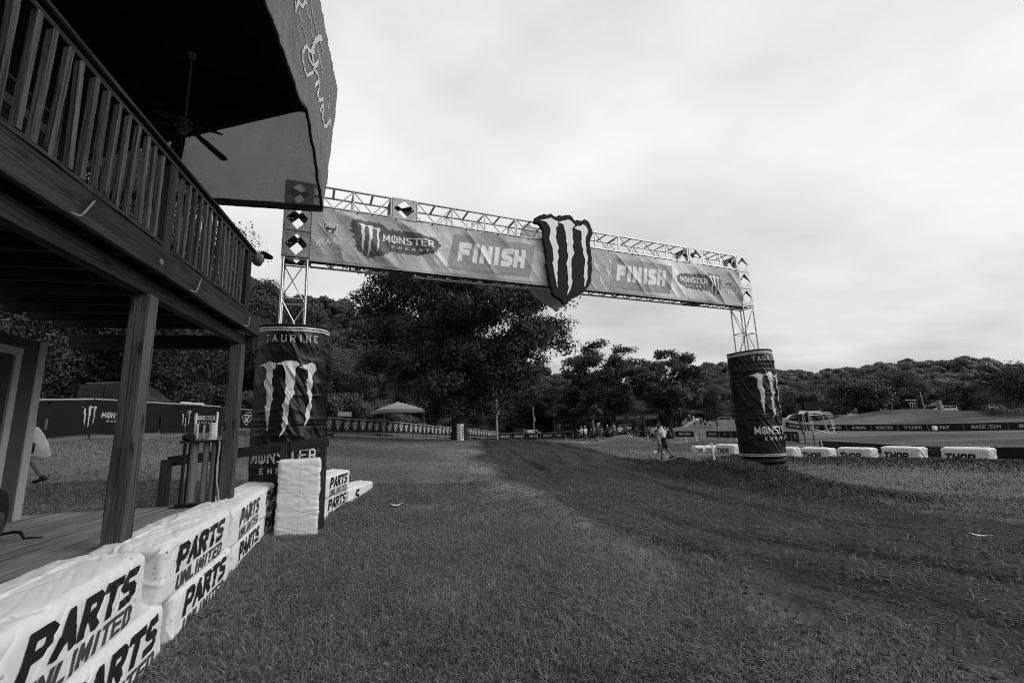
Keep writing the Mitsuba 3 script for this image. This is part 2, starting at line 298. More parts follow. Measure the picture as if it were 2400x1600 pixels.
def tri_wave(x): return dr.abs(x - dr.floor(x) - .5) * 2
def banner_col(p, n, uv):
    # printed backdrop: slanted mid-grey facets, brighter sprays beside each word panel
    s, z = uv.x, uv.y
    k = s + .45 * (z - .58)
    cell = dr.floor(k * .55 + .8 * mikit.noise(s * .25, z * .6, 3))
    facet = mikit.cell_rand(cell, 3, 1); cell2 = dr.floor((s - .7 * z) * .9); f2 = mikit.cell_rand(cell2, 8, 2)
    g = .44 + .17 * (facet - .5) + .11 * (f2 - .5)
    spray = dr.exp(-dr.square((s - 3.0) / .62)) + dr.exp(-dr.square((s - 10.3) / .6)) + .65 * dr.exp(-dr.square((s - .75) / .8))
    rays = tri_wave(k * 2.3 + .4 * mikit.noise(k * 3, z, 4))
    return dr.clip(g + .34 * spray * (.55 + .6 * rays), (.10), .84)
mat('banner_print', mikit.proc(banner_col), .5, .35)
mat('print_box', .33, .5, .35); mat('print_white', .88, .5, .35); mat('print_dark', .11, .5, .35); mat('print_light', .74, .5, .35); mat('sign_black', .012, .7, .2); mat('sign_claw', .86, .45, .35); mat('sign_back', .42, .6, .3)
scene['blade'] = {'type': 'twosided', 'b': {'type': 'principled', 'base_color': {'type': 'mesh_attribute', 'name': 'vertex_color'}, 'roughness': .55, 'specular': .35}}
scene['leaf'] = {'type': 'twosided', 'b': {'type': 'principled', 'base_color': {'type': 'mesh_attribute', 'name': 'vertex_color'}, 'roughness': .5, 'specular': .4}}
mat('bark', mikit.proc(lambda p, n, uv: .018 + .020 * mikit.fbm(p.x * 9, p.y * 9, p.z * 2.2, 3)), .9, .15)

# ------------------------------------------------------------------ frames of the place
AZ = math.radians(-13.5)                                # the deck building
D1 = np.array([math.sin(AZ), math.cos(AZ), 0]); D2 = np.array([math.cos(AZ), -math.sin(AZ), 0]); DC = np.array([-3.77, 6.58, 0])
def dk(a, o, z): return DC + D1 * a + D2 * o + np.array([0, 0, z])   # along the deck, outwards, height
BA = 1.14698                                            # the finish arch
BD = np.array([math.sin(BA), math.cos(BA), 0]); BN = np.array([math.cos(BA), -math.sin(BA), 0]); BF = np.array([-4.42, 8.84, 0])
def ar(s, d, z): return BF + BD * s + BN * d + np.array([0, 0, z])   # along the beam, towards the track, height
RA = math.radians(-18.4)                                # the row of padded blocks
R1 = np.array([math.sin(RA), math.cos(RA), 0]); R2 = np.array([math.cos(RA), -math.sin(RA), 0]); RO = np.array([-2.83, 3.97, 0])

# ------------------------------------------------------------------ terrain
CP = np.array([(0,1,0),(4,1,0),(-4,1,0),(0,3,0),(3,3,0),(7,3,0),(-2,4,0),(0,8,0),(4,8,-.03),(9,7,0),(14,8,0),(-3.5,8.5,0),(-4.3,9,.03),(7.6,14.4,0),(3,13,.05),(0,14,.25),(-3,13,.25),
 (-6.1,8.1,.42),(-8,6.5,.5),(-12,5,.7),(-9,11,1.0),(-13.5,14.7,1.75),(-13,20,1.72),(-13.3,9,1.3),(-11.2,29,1.3),(-18,16,1.95),(-20,30,2.1),(-30,30,2.6),(-24,46,2.2),(-4.5,20,.75),(-3.5,26,1.03),(-7,24,1.1),
 (.6,27,.98),(2.9,21,.55),(5,17.8,.0),(6.8,21.6,-.06),(4,36,-.1),(-7.6,45,.7),(-3.5,60,.0),(-14,60,1.2),(10,45,-.2),(3,55,-.3),(8,79,-.6),(-3,72,-.3),(20,79,-.8),(31,75,-1.15),(22.7,35,-.65),(17.5,20,-.3),(12,24,-.1),
 (13.7,16.3,.02),(15.4,13.3,.02),(11,11,0),(20,12,-.1),(25,22,-.5),(35,45,-.85),(56.7,60,-.95),(66,55,-.9),(51,85,-.8),(80,98,.35),(95,110,1.1),(62,108,.4),(43,103,-.1),(115,95,1.0),(60,150,1.2),(110,130,1.4),(20,130,.0),(-40,130,2),(30,95,-.7),(0,95,-.5),(-25,95,1.5),(-50,60,3),(-60,20,3),(60,20,-.5),(-40,-20,.5),(40,-20,0),(0,-30,0)], float)
_rbf = RBFInterpolator(CP[:, :2] / 20, CP[:, 2], kernel='linear', smoothing=.004)
def seg_d(x, y, pts):
    d = np.full(np.shape(x), 1e9)
    for (x0, y0), (x1, y1) in zip(pts[:-1], pts[1:]):
        t = np.clip(((x - x0) * (x1 - x0) + (y - y0) * (y1 - y0)) / ((x1 - x0) ** 2 + (y1 - y0) ** 2), 0, 1)
        d = np.minimum(d, np.hypot(x - x0 - t * (x1 - x0), y - y0 - t * (y1 - y0)))
    return d
BANK = [(4.5, 19), (5.3, 16), (5.8, 12.9), (6.38, 11.7), (6.6, 11), (6.85, 10.2), (7.5, 8.6)]
BANK_H = ([8.6, 10.2, 11, 11.7, 12.9, 16, 19], [.06, .20, .29, .38, .50, .32, .08])
BAND = [(9.7, 20), (11.6, 17.0), (13.2, 14.4), (15.0, 11.8), (17.5, 9.5)]
BUMPS = [(10.4, 44, .75, 2.2, 2.2), (11.2, 36, .5, 1.8, 1.4), (13.0, 30, .55, 3.2, 1.5), (41, 96, 1.6, 9, 7), (77, 92, 2.2, 15, 7), (50, 92, 2.0, 6, 5), (104, 90, 1.2, 9, 5)]
def gz(x, y, fine=True):
    x, y = np.asarray(x, float), np.asarray(y, float)
    sh = np.broadcast(x, y).shape; P = np.stack(np.broadcast_arrays(x, y), -1).reshape(-1, 2)
    z = np.concatenate([_rbf(P[i:i + 40000] / 20) for i in range(0, len(P), 40000)]).reshape(sh)
    x, y = P[:, 0].reshape(sh), P[:, 1].reshape(sh)
    d = seg_d(x, y, BANK); bx_ = np.interp(y, [p[1] for p in BANK[::-1]], [p[0] for p in BANK[::-1]])
    z = z + np.interp(y, *BANK_H, left=0, right=0) * gauss(d, np.where(x < bx_, .58, .75)) * (.72 + .5 * N3(x * 1.1, y * 1.1, 5)) + .22 * np.exp(-((x - 6.75) / .45) ** 2 - ((y - 14.9) / .5) ** 2)
    d = seg_d(x, y, BAND); z = z + .13 * gauss(d, 1.0) * (.7 + .6 * N3(x * .5, y * .5, 2))
    for bx, by, h, rx, ry in BUMPS: z = z + h * np.exp(-((x - bx) / rx) ** 2 - ((y - by) / ry) ** 2)
    lo, up = np.interp(y, *LOW), np.interp(y, *UPP)
    q = (x - lo) / np.maximum(up - lo, 1); w = np.clip(q * 5, 0, 1) * np.clip((1 - q) * 8, 0, 1) * np.clip((30 - y) / 6, 0, 1)
    z = z - .10 * w
    if fine:
        r = np.hypot(x, y); near = np.clip((45 - r) / 25, 0, 1)
        z = z + near * w * (.055 * ridge(N3(q * 9 + N3(x * .4, y * .25, 1), y * .22, 3)) ** 3 - .085 * ridge(N3(q * 5 + 2, y * .14, 8)) ** 6)
        z = z + near * ((.045 + .02 * w) * (F3(x * 1.1, y * .8, 1) - .5) + .014 * (F3(x * 6, y * 4.5, 4) - .5))
    return z
def radial(azs, rs):
    A, Rr = np.meshgrid(azs, rs, indexing='ij'); return np.sin(A) * Rr, np.cos(A) * Rr
azs = np.radians(np.concatenate([np.linspace(-180, -66, 24)[:-1], np.linspace(-66, 62, 520), np.linspace(62, 180, 24)[1:]]))
rs = np.concatenate([np.linspace(.3, 2.6, 8)[:-1], np.geomspace(2.6, 175, 440)])
gx, gy = radial(azs, rs); gzz = gz(gx, gy)
scene['ground'] = mikit.ply((np.stack([gx, gy, gzz], -1).reshape(-1, 3), grid(*gx.shape)[:, ::-1]), 'ground_mat', True)
labels['ground'] = {'label': 'mown grass with a dark muddy riding track worn through it', 'kind': 'structure'}

# wooded hills, as ground; skyline bearing (degrees) and slope as seen
SKY = np.array([(-180,.12),(-90,.16),(-54.7,.282),(-41.8,.317),(-30.5,.32),(-21.3,.292),(-10.9,.25),(-2.7,.2),(2.7,.15),(5.1,.1315),(9.1,.1213),(13.2,.1086),(18.7,.103),(19.9,.1086),(23.2,.1181),(25.4,.1206),(30.3,.1019),(33.7,.0886),(36.6,.0962),(39.8,.0971),(44.8,.0922),(46.6,.0871),(48.7,.0762),(54.8,.0541),(90,.06),(180,.12)])
def hill(az, r):
    e = np.interp(np.degrees(az), SKY[:, 0], SKY[:, 1])
    rc = np.interp(np.degrees(az), [-180, -60, -20, 0, 12, 25, 35, 45, 60, 180], [200, 150, 165, 185, 230, 270, 300, 290, 280, 250])
    foot = np.interp(np.degrees(az), [-180, -60, -20, 0, 10, 25, 45, 60, 180], [60, 62, 75, 98, 118, 134, 162, 165, 80])
    top = np.maximum(e * rc - 13.5 + 1.65, 1.0)
    t = np.clip((r - foot) / (rc - foot), 0, 1)
    z = top * (t * t * (3 - 2 * t)) - 8 * (1 - t) ** 5
    return z + t * 3.0 * (F3(np.sin(az) * r * .02, np.cos(az) * r * .02, 1, 5) - .5) - np.clip(r - rc - 30, 0, 500) * .10
ha = np.radians(np.linspace(-180, 180, 261)); hr = np.concatenate([[58, 70], np.geomspace(80, 900, 46)])
hx, hy = radial(ha, hr); A2, R2_ = np.meshgrid(ha, hr, indexing='ij')
hz = hill(A2, R2_)
hz = np.where(R2_ < 178, np.where(hz > gz(hx, hy, False) + .0, hz, hz - 4.5), hz + 0.0)
hz = np.where((R2_ >= 168), np.maximum(hz, np.where(R2_ < 178, -9, .4)), hz)
mat('hill_mat', .022, .95, .1)
scene['hills'] = mikit.ply((np.stack([hx, hy, hz], -1).reshape(-1, 3), grid(*hx.shape)[:, ::-1]), 'hill_mat', True)
labels['hills'] = {'label': 'low rolling hills that ring the field', 'kind': 'structure'}
def floor_z(x, y):
    """ground or hill, whichever is on top"""
    r, a = math.hypot(x, y), math.atan2(x, y)
    g = float(gz(x, y, False)) if r < 174 else -9
    return max(g, float(hill(np.array(a), np.array(r)))) if r > 58 else g
# ------------------------------------------------------------------ grass
DECKPOLY = Polygon([dk(.15, -6)[:2] if False else dk(a, o, 0)[:2] for a, o in ((-.15, .05), (-.15, -7), (-9, -7), (-9, .05))])
ROWPOLY = Polygon([(RO + R1 * a + R2 * o)[:2] for a, o in ((-4, -.02), (5.4, -.02), (5.4, -1.0), (-4, -1.0))])
def mud_amount(x, y):
    lo, up = np.interp(y, *LOW), np.interp(y, *UPP)
    w = F3(x * .9, y * .5, 0, 21) - .5
    return np.clip((x - lo + 2.2 * w + .9) / 1.3, 0, 1) * np.clip((up - x + 1.0 * w + .2) / .5, 0, 1) * np.clip((33 - y) / 5, 0, 1)
def blades(n, r0, r1, az0, az1, hgt, wid, seed, keep=None, flat=0.0, tone=(.132, .056), power=1.0):
    rs_ = np.random.default_rng(seed)
    r = (r0 ** (2 - power) + rs_.random(n) * (r1 ** (2 - power) - r0 ** (2 - power))) ** (1 / (2 - power))
    a = np.radians(az0 + (az1 - az0) * rs_.random(n))
    x, y = r * np.sin(a), r * np.cos(a)
    if keep is not None:
        k = keep(x, y, rs_); x, y, r = x[k], y[k], r[k]
    n = len(x)
    z = gz_fast(x, y)
    t = N3(x * 1.3, y * 1.3, 0, 31); t2 = F3(x * 6, y * 5, 0, 33, 2)
    h = hgt * (.45 + .75 * rs_.random(n)) * (.6 + .9 * t) * (1 + 0 * r); w = wid * (.6 + .8 * rs_.random(n)) * (1 + np.clip(r - 6, 0, 60) * .09)
    th = rs_.random(n) * 2 * PI; ph = rs_.random(n) * 2 * PI
    lean = (.35 + 1.25 * rs_.random(n) ** .8) * (1 - flat) + flat * 3.2
    u = np.stack([np.cos(th), np.sin(th), 0 * th], -1); l = np.stack([np.cos(ph), np.sin(ph), 0 * th], -1)
    p = np.stack([x, y, z - .004], -1); up = np.array([0, 0, 1.])
    m = p + (l * (lean * .33)[:, None] + up * (.62 if not flat else .12)) * h[:, None]
    e = p + (l * (lean * .95)[:, None] + up * ((1.0 - .25 * np.clip(lean, 0, 1.4)) if not flat else .05 + 0 * lean)[:, None]) * h[:, None]
    hw = (u * w[:, None]) / 2
    V = np.stack([p - hw, p + hw, m + hw * .8, m - hw * .8, e], 1).reshape(-1, 3)
    i = np.arange(n)[:, None] * 5
    F = np.concatenate([i + [0, 1, 2], i + [0, 2, 3], i + [3, 2, 4]], 0)
    c = tone[0] + tone[1] * rs_.standard_normal(n) + .06 * (t - .5) + .065 * (t2 - .5)
    lo_x = np.interp(y, *LOW); wk = np.clip(1.6 - (x - lo_x), 0, 1) * np.clip((x - lo_x + 3.4 + 2.0 * (F3(x * .9, y * .5, 0, 21) - .5)) / 3, 0, 1) * np.clip((F3(x * .7, y * .4, 0, 15) - .25) / .4, 0, 1) * np.clip((y - 4) / 5, 0, 1) * (flat == 0)
    c = c + .055 * wk; dry = rs_.random(n) < .06 + .10 * wk; c = np.where(dry, .17 + .14 * rs_.random(n), c)
    c = np.clip(c, .012, .34)
    return V, F, np.repeat(c, 5)[:, None] * np.ones(3)
_gx = None
from scipy.interpolate import RegularGridInterpolator
_A, _R = azs, rs
_terr = RegularGridInterpolator((_A, _R), gzz, bounds_error=False, fill_value=None)
def gz_fast(x, y): return _terr(np.stack([np.arctan2(x, y), np.hypot(x, y)], -1))
import shapely
def off_deck(x, y): return ~(shapely.contains_xy(DECKPOLY, x, y) | shapely.contains_xy(ROWPOLY, x, y))
def keep_grass(x, y, r): return off_deck(x, y) & (r.random(len(x)) > mud_amount(x, y) * .95) & (r.random(len(x)) < -.10 + 2.2 * F3(x * 1.3, y * 1.1, 0, 41)) & (r.random(len(x)) < .25 + 1.6 * F3(x * .35, y * .3, 0, 43))
def keep_mud(x, y, r): return (r.random(len(x)) < mud_amount(x, y)) & (r.random(len(x)) < .15 + 1.5 * (F3(x * 1.1, y * .7, 0, 51) - .3))
def keep_bank(x, y, r):
    hb = np.interp(y, *BANK_H, left=0, right=0); d = np.minimum(seg_d(x, y, BANK) / (.15 + 1.5 * np.clip(hb, 0, .45)), seg_d(x, y, BAND) / 1.15)
    return (r.random(len(x)) < np.exp(-d ** 2) * 1.1) & (r.random(len(x)) > .75 * mud_amount(x, y) * (x < np.interp(y, *UPP) - .35))
def stuff(name, parts, label, bsdf='blade'):
    n, V, F, C = 0, [], [], []
    for v, f, c in parts: V.append(v); F.append(f + n); C.append(c); n += len(v)
    scene[name] = mikit.ply((np.vstack(V), np.vstack(F)), bsdf, False, color=np.vstack(C))
    labels[name] = {'label': label, 'kind': 'stuff'}
stuff('grass', [blades(520000, 2.9, 13, -50, 50, .068, .0066, 1, keep_grass, power=.9), blades(230000, 11, 34, -52, 50, .05, .0075, 2, keep_grass, power=1.0)],
      'short mown grass of the open field')
stuff('tall_grass', [blades(150000, 9.5, 24, 8, 56, .095, .009, 3, keep_bank, tone=(.036, .018))], 'longer dark uncut grass along the bank beside the track')
stuff('straw_litter', [blades(52000, 3.0, 24, -12, 50, .060, .0042, 4, keep_mud, flat=1.0, tone=(.15, .07)), blades(16000, 3.0, 16, -48, 46, .06, .0042, 14, keep_grass, flat=.9, tone=(.16, .06))], 'dry grass clippings lying on the mud')
# broad-leaved weeds and clods of earth
wd = np.random.default_rng(19); WV, WF, WC, wn = [], [], [], 0
for _ in range(2600):
    r = 3.0 + 11 * wd.random() ** 1.2; a = math.radians(-46 + 92 * wd.random()); x, y = r * math.sin(a), r * math.cos(a)
    if not off_deck(np.array([x]), np.array([y]))[0] or wd.random() < mud_amount(np.array([x]), np.array([y]))[0] or N3(x * .7, y * .7, 0, 61) < .50: continue
    z = float(gz_fast(np.array([x]), np.array([y]))[0]); m = int(wd.integers(4, 8)); t = float(np.clip(.075 + .025 * wd.standard_normal(), .03, .16))
    for j in range(m):
        th = j * 2 * PI / m + wd.random(); l = .022 + .028 * wd.random(); w = l * (.28 + .2 * wd.random()); u = np.array([math.cos(th), math.sin(th), .25 + .5 * wd.random()]); v = np.array([-math.sin(th), math.cos(th), 0])
        p = np.array([x, y, z + .012]); WV.append(np.array([p, p + u * l * .55 + v * w, p + u * l, p + u * l * .55 - v * w])); WF.append(np.array([(0, 1, 2), (0, 2, 3)]) + wn); WC.append(np.full((4, 3), t)); wn += 4
scene['weeds'] = mikit.ply((np.vstack(WV), np.vstack(WF)), 'blade', False, color=np.vstack(WC)); labels['weeds'] = {'label': 'small broad-leaved weeds growing in the grass', 'kind': 'stuff'}
n = 26000; r = 3.0 + 23 * wd.random(n) ** 1.1; a = np.radians(-20 + 70 * wd.random(n)); x, y = r * np.sin(a), r * np.cos(a)
k = (wd.random(n) < mud_amount(x, y)) & (wd.random(n) < 1.9 * (F3(x * .9, y * .55, 0, 71) - .28)); x, y = x[k], y[k]; n = len(x)
oc = trimesh.creation.icosahedron(); s = (.007 + .020 * wd.random(n) ** 3) * (1 + .02 * np.hypot(x, y))
P = np.column_stack([x, y, gz_fast(x, y) + s * .1]); D = oc.vertices[None] * (.6 + .8 * wd.random((n, 12, 1))) * np.array([1, 1, .6])
scene['clods'] = mikit.ply(((D * s[:, None, None] + P[:, None]).reshape(-1, 3), (oc.faces[None] + np.arange(n)[:, None, None] * 12).reshape(-1, 3)), 'blade', False, color=np.repeat(.016 + .022 * wd.random(n), 12)[:, None] * np.ones(3)); labels['clods'] = {'label': 'loose clods of dark earth on the riding track', 'kind': 'stuff'}
# ------------------------------------------------------------------ trees
def leaf_cloud(centres, outward, n_each, spread, size, rs_, tone=.040, wild=.40):
    """leaf-sized folded faces round the clump centres"""
    k = len(centres); n = k * n_each
    c = np.repeat(centres, n_each, 0); o = np.repeat(outward, n_each, 0)
    sp = np.repeat(spread, n_each)[:, None]
    d = np.clip(rs_.standard_normal((n, 3)), -1.45, 1.45) * np.array([1, 1, .62]); p = c + d * sp
    nrm = o * .30 + d * .62 + np.array([0, 0, .42]) + rs_.standard_normal((n, 3)) * wild; nrm /= np.linalg.norm(nrm, axis=1, keepdims=True)
    a = np.cross(nrm, rs_.standard_normal((n, 3))); a /= np.linalg.norm(a, axis=1, keepdims=True); b = np.cross(nrm, a)
    s = (size * (.6 + .8 * rs_.random(n)))[:, None]
    V = np.stack([p - a * s * .62, p + b * s * .34 - nrm * s * .10, p + a * s * .62 - nrm * s * .06, p - b * s * .34 - nrm * s * .10], 1).reshape(-1, 3)
    i = np.arange(n)[:, None] * 4
    F = np.concatenate([i + [0, 1, 2], i + [0, 2, 3]], 0)
    t = np.repeat(np.clip(tone * (1 + .32 * rs_.standard_normal(k)), .012, .12), n_each) * (.85 + .3 * rs_.random(n))
    return V, F, np.repeat(t, 4)[:, None] * np.ones(3)
def make_tree(seed, H, R, base, n_clump, n_leaf, size, trunk_r, tone=.040, spiky=0.0, top_bias=.0, spread=.9, wild=.40, boughs=0, spray=.17):
    """(trunk mesh, crown vertices, faces, colours); crown from height base to H, radius R"""
    rs_ = np.random.default_rng(seed)
    nb = boughs or max(8, n_clump // 9)
    bd_ = rs_.standard_normal((nb, 3)); bd_ /= np.linalg.norm(bd_, axis=1, keepdims=True)
    br_ = (.42 + .58 * rs_.random(nb) ** .5) * (.72 + .56 * F3(bd_[:, 0] * 1.6 + seed, bd_[:, 1] * 1.6, bd_[:, 2] * 1.6, seed))
    own = np.sort(rs_.integers(0, nb, n_clump)); q_ = np.clip(rs_.standard_normal((n_clump, 3)), -1.6, 1.6) * np.array([1, 1, .42]) * spray * (.7 + .6 * rs_.random(nb))[own, None]
    v_ = bd_[own] * br_[own, None] + q_; rad = np.linalg.norm(v_, axis=1); d = v_ / rad[:, None]
    cz = base + (H - base) * (.46 - top_bias * .1); hz_ = (H - base) / 2 * 1.02
    shape = np.where(d[:, 2] < 0, 1 - .25 * np.abs(d[:, 2]), 1 - spiky * np.clip(d[:, 2], 0, 1))
    C = np.stack([d[:, 0] * R * rad * shape, d[:, 1] * R * rad * shape, cz + d[:, 2] * hz_ * rad * (1 + .25 * spiky)], -1)
    C[:, 2] = np.maximum(C[:, 2], base * .8)
    sp = spread * R * (.11 + .10 * rs_.random(n_clump))
    bn_c = C - np.array([0, 0, .0]); own_c = np.array([C[own == j].mean(0) if (own == j).any() else C[0] for j in range(nb)])[own]; d = (C - own_c) / (spray * R) * .7 + d * .6; d /= np.linalg.norm(d, axis=1, keepdims=True) + 1e-9
    V, F, col = leaf_cloud(C, d, n_leaf, sp, size, rs_, tone, wild)
    mb = MB(); top = base + (H - base) * .72
    k = 9; tz = np.linspace(-.3, top, k); wob = np.cumsum(rs_.standard_normal((k, 2)) * .05 * trunk_r * 2, 0)
    mb.path(np.column_stack([wob, tz]), trunk_r * np.concatenate([[1.5, 1.12], np.linspace(1.0, .25, k - 2)]), 9)
    for j in rs_.permutation(n_clump)[:min(n_clump, 34)]:
        e = C[j]; z0 = base * .75 + (top - base * .75) * rs_.random() * .8
        s0 = np.array([np.interp(z0, tz, wob[:, 0]), np.interp(z0, tz, wob[:, 1]), z0])
        if e[2] < z0: s0[2] = max(base * .7, e[2] - .2 * R)
        mid = (s0 + e) / 2 + np.array([0, 0, .12 * np.linalg.norm(e - s0)]) + rs_.standard_normal(3) * .05 * R
        r0 = trunk_r * (.20 + .22 * rs_.random())
        mb.path([s0, (s0 + mid) / 2, mid, (mid + e) / 2, e], [r0, r0 * .8, r0 * .6, r0 * .4, r0 * .15], 5)
    return mb, V, F, col
KINDS = {}
def tree_kind(key, *a, **k):
    mb, V, F, C = make_tree(*a, **k)
    KINDS[key] = (mb.ply('bark', True, uv=False), mikit.ply((V, F), 'leaf', False, color=C))
def put_tree(name, kind, x, y, z, sc, rot, label=None, cat='tree', group=None, sz=None):
    k = thing(name, label, cat, group)
    M = T().translate([x, y, z]).rotate([0, 0, 1], rot).scale([sc, sc, sz or sc])
    for part, s in zip(('trunk', 'crown'), KINDS[kind]): put(part, {**s, 'to_world': M}, k)
    return k
tree_kind('oak', 11, 13.4, 6.2, 2.3, 1500, 84, .160, .44, tone=.034, spread=.40, boughs=120, spray=.17)
tree_kind('near_a', 41, 16, 4.8, .8, 300, 150, .135, .26, tone=.032, spiky=.2, spread=.72)
tree_kind('near_b', 42, 15, 5.2, .6, 300, 150, .14, .28, tone=.040, spiky=.1, spread=.72)
tree_kind('dense_a', 21, 16, 4.6, 1.0, 210, 130, .20, .26, tone=.034, spiky=.30)
tree_kind('dense_b', 22, 15, 5.2, .6, 210, 130, .20, .28, tone=.046, spiky=.12)
tree_kind('dense_c', 23, 18, 4.2, 2.2, 200, 130, .20, .26, tone=.029, spiky=.42)
tree_kind('open_a', 31, 14, 5.4, 4.2, 330, 70, .28, .30, tone=.030, spread=.50, boughs=44, spray=.15)
tree_kind('open_b', 32, 13, 5.0, 3.4, 330, 70, .28, .28, tone=.033, spread=.50, boughs=40, spray=.15)
tree_kind('round', 33, 9, 5.2, 1.6, 190, 60, .36, .30, tone=.030)
tree_kind('shrub', 34, 2.4, 1.7, .1, 90, 110, .11, .06, tone=.050)
tree_kind('light', 35, 9, 2.6, 3.5, 60, 70, .28, .14, tone=.095)

put_tree('oak_tree', 'oak', -3.2, 26.2, float(gz(-3.2, 26.2)) - .1, .90, 40, 'broad spreading dark oak behind the finish arch, its thick trunk bare at the foot')
# the edge of the wood behind the left-hand fence
tr = np.random.default_rng(5)
G1 = 'trees of the dense wood behind the left fence'
WT = []
def wall_tree(px, d, kind, sc, sz=None):
    x = (px - 1200) / 1058 * d; z = floor_z(x, d)
    WT.append((px, d, put_tree('wood_tree', kind, x, d, z - .3, sc, tr.random() * 360, 'tree', 'tree', G1, sz)))
for px, d, kind, sc in ((-60, 21, 'near_a', 1.0), (70, 22, 'near_b', 1.12), (165, 24, 'near_a', 1.16), (238, 25, 'near_b', 1.12), (296, 27, 'near_a', .96)): wall_tree(px, d, kind, sc)
for row, (d0, n, s0) in enumerate(((38, 15, .74), (46, 15, .98), (58, 16, 1.16))):
    for i in range(n):
        px = -160 + (1165 + 160) * (i + .5 * (row % 2) + .5 * tr.random()) / n
        tall = np.interp(px, [-150, 150, 300, 440, 560, 640, 720, 800, 900, 1150], [1.3, 1.35, 1.40, 1.25, 1.10, 1.0, .86, .72, .82, .76])
        d = d0 + 5 * tr.random() + np.interp(px, [700, 1150], [0, 24])
        wall_tree(px, d, ('dense_a', 'dense_b', 'dense_c', 'dense_b')[int(tr.integers(4))], s0 * tall * (.88 + .2 * tr.random()))
for lo_, hi_, nm in ((0, 5, 'nearest trees'), (5, 20, 'front row'), (20, 35, 'middle row'), (35, 99, 'rear row')):
    for i, (px, d, k) in enumerate(sorted(WT[lo_:hi_])): labels[k]['label'] = f'leafy tree of the dense left-hand wood, {nm}, {nth(i + 1)} from the left'
G2 = 'low bushes along the foot of the wood on the left'
for i in range(26):
    px = -60 + 1100 * (i + tr.random()) / 26; d = 27 + 9 * tr.random() + np.interp(px, [600, 1050], [4, 22]); x = (px - 1200) / 1058 * d
    put_tree('bush', 'shrub', x, d, float(gz(x, d)) - .1, .9 + .9 * tr.random(), tr.random() * 360, f'bushy undergrowth at the foot of the left-hand wood, {nth(i + 1)} bush from the left', 'bush', G2)
# trees across the middle distance
put_tree('twin_crowned_tree', 'open_a', 15.6, 72, -.6, 1.12, 15, 'tall forked airy tree rising above the others, left of the two in mid field')
put_tree('broad_park_tree', 'open_b', 23.6, 70, -.7, 1.10, 130, 'tall dark tree with two crown tops, behind the man and child')
put_tree('pale_leaved_tree', 'light', 13.4, 82, -.7, .80, 30, 'slim tree with noticeably paler foliage behind the crowd')
put_tree('slender_park_tree', 'open_b', 9.9, 76, -.7, .86, 70, 'slim tree with a long bare trunk beside the black display box')
put_tree('round_topped_tree', 'round', 75, 100, -.2, 1.12, 0, 'broad round-headed tree standing alone beyond the right-hand field')
G3 = 'trees along the far edge of the field'
for i in range(34):
    px = 1130 + 540 * (i + tr.random()) / 34; d = 98 + 30 * tr.random(); x = (px - 1200) / 1058 * d
    hh = np.interp(px, [1130, 1250, 1330, 1450, 1560, 1700], [1.10, 1.05, .88, .74, .72, .62])
    put_tree('edge_tree', ('dense_a', 'dense_b', 'open_b', 'dense_b')[int(tr.integers(4))], x, d, floor_z(x, d) - .4, hh * (.82 + .3 * tr.random()), tr.random() * 360, f'leafy tree along the far edge of the middle field, {nth(i + 1)} from the left', 'tree', G3)
G4 = 'trees at the foot of the right-hand hill'
for i in range(40):
    px = 1560 + 900 * (i + tr.random()) / 40; d = 112 + 34 * tr.random(); x = (px - 1200) / 1058 * d
    put_tree('foothill_tree', ('round', 'dense_b', 'round', 'dense_a')[int(tr.integers(4))], x, d, floor_z(x, d) - .4, .55 + .4 * tr.random(), tr.random() * 360, f'rounded tree at the foot of the right-hand hill, {nth(i + 1)} from the left', 'tree', G4)
# wispy tree at the right edge of the frame: many bare upright twigs
mb = MB(); wr = np.random.default_rng(8); wx, wy, wz = 93.0, 82.0, -.6
for i in range(420):
    a = wr.random() * 2 * PI; s = .25 + .75 * wr.random() ** .5; e = np.array([math.cos(a) * 8.5 * s, math.sin(a) * 8.5 * s, 3.5 + 8.5 * (1 - .35 * s ** 2) * (.5 + .5 * wr.random())])
    mb.path([(0, 0, .3), e * [.18, .18, .45], e * [.6, .6, .82], e], [.09, .06, .04, .014], 4)
k = thing('wispy_tree', 'large wispy tree with fine upright twigs at the right edge', 'tree')
put('trunk', MB().path([(0, 0, -.4), (0, .05, .8), (.1, 0, 2.0)], [.5, .4, .25], 9).ply('bark', True, uv=False) | {'to_world': T().translate([wx, wy, wz])}, k)
put('crown', {**mb.ply('bark', True, uv=False), 'to_world': T().translate([wx, wy, wz])}, k)
dd = wr.standard_normal((230, 3)); dd[:, 2] = np.abs(dd[:, 2]); dd /= np.linalg.norm(dd, axis=1, keepdims=True)
V, F, C = leaf_cloud(dd * np.array([8, 8, 9.5]) * (.55 + .45 * wr.random((230, 1))) + [0, 0, 1.5], dd, 60, np.full(230, .8), .22, wr, .034)
put('leaves', {**mikit.ply((V, F), 'leaf', False, color=C), 'to_world': T().translate([wx, wy, wz])}, k)

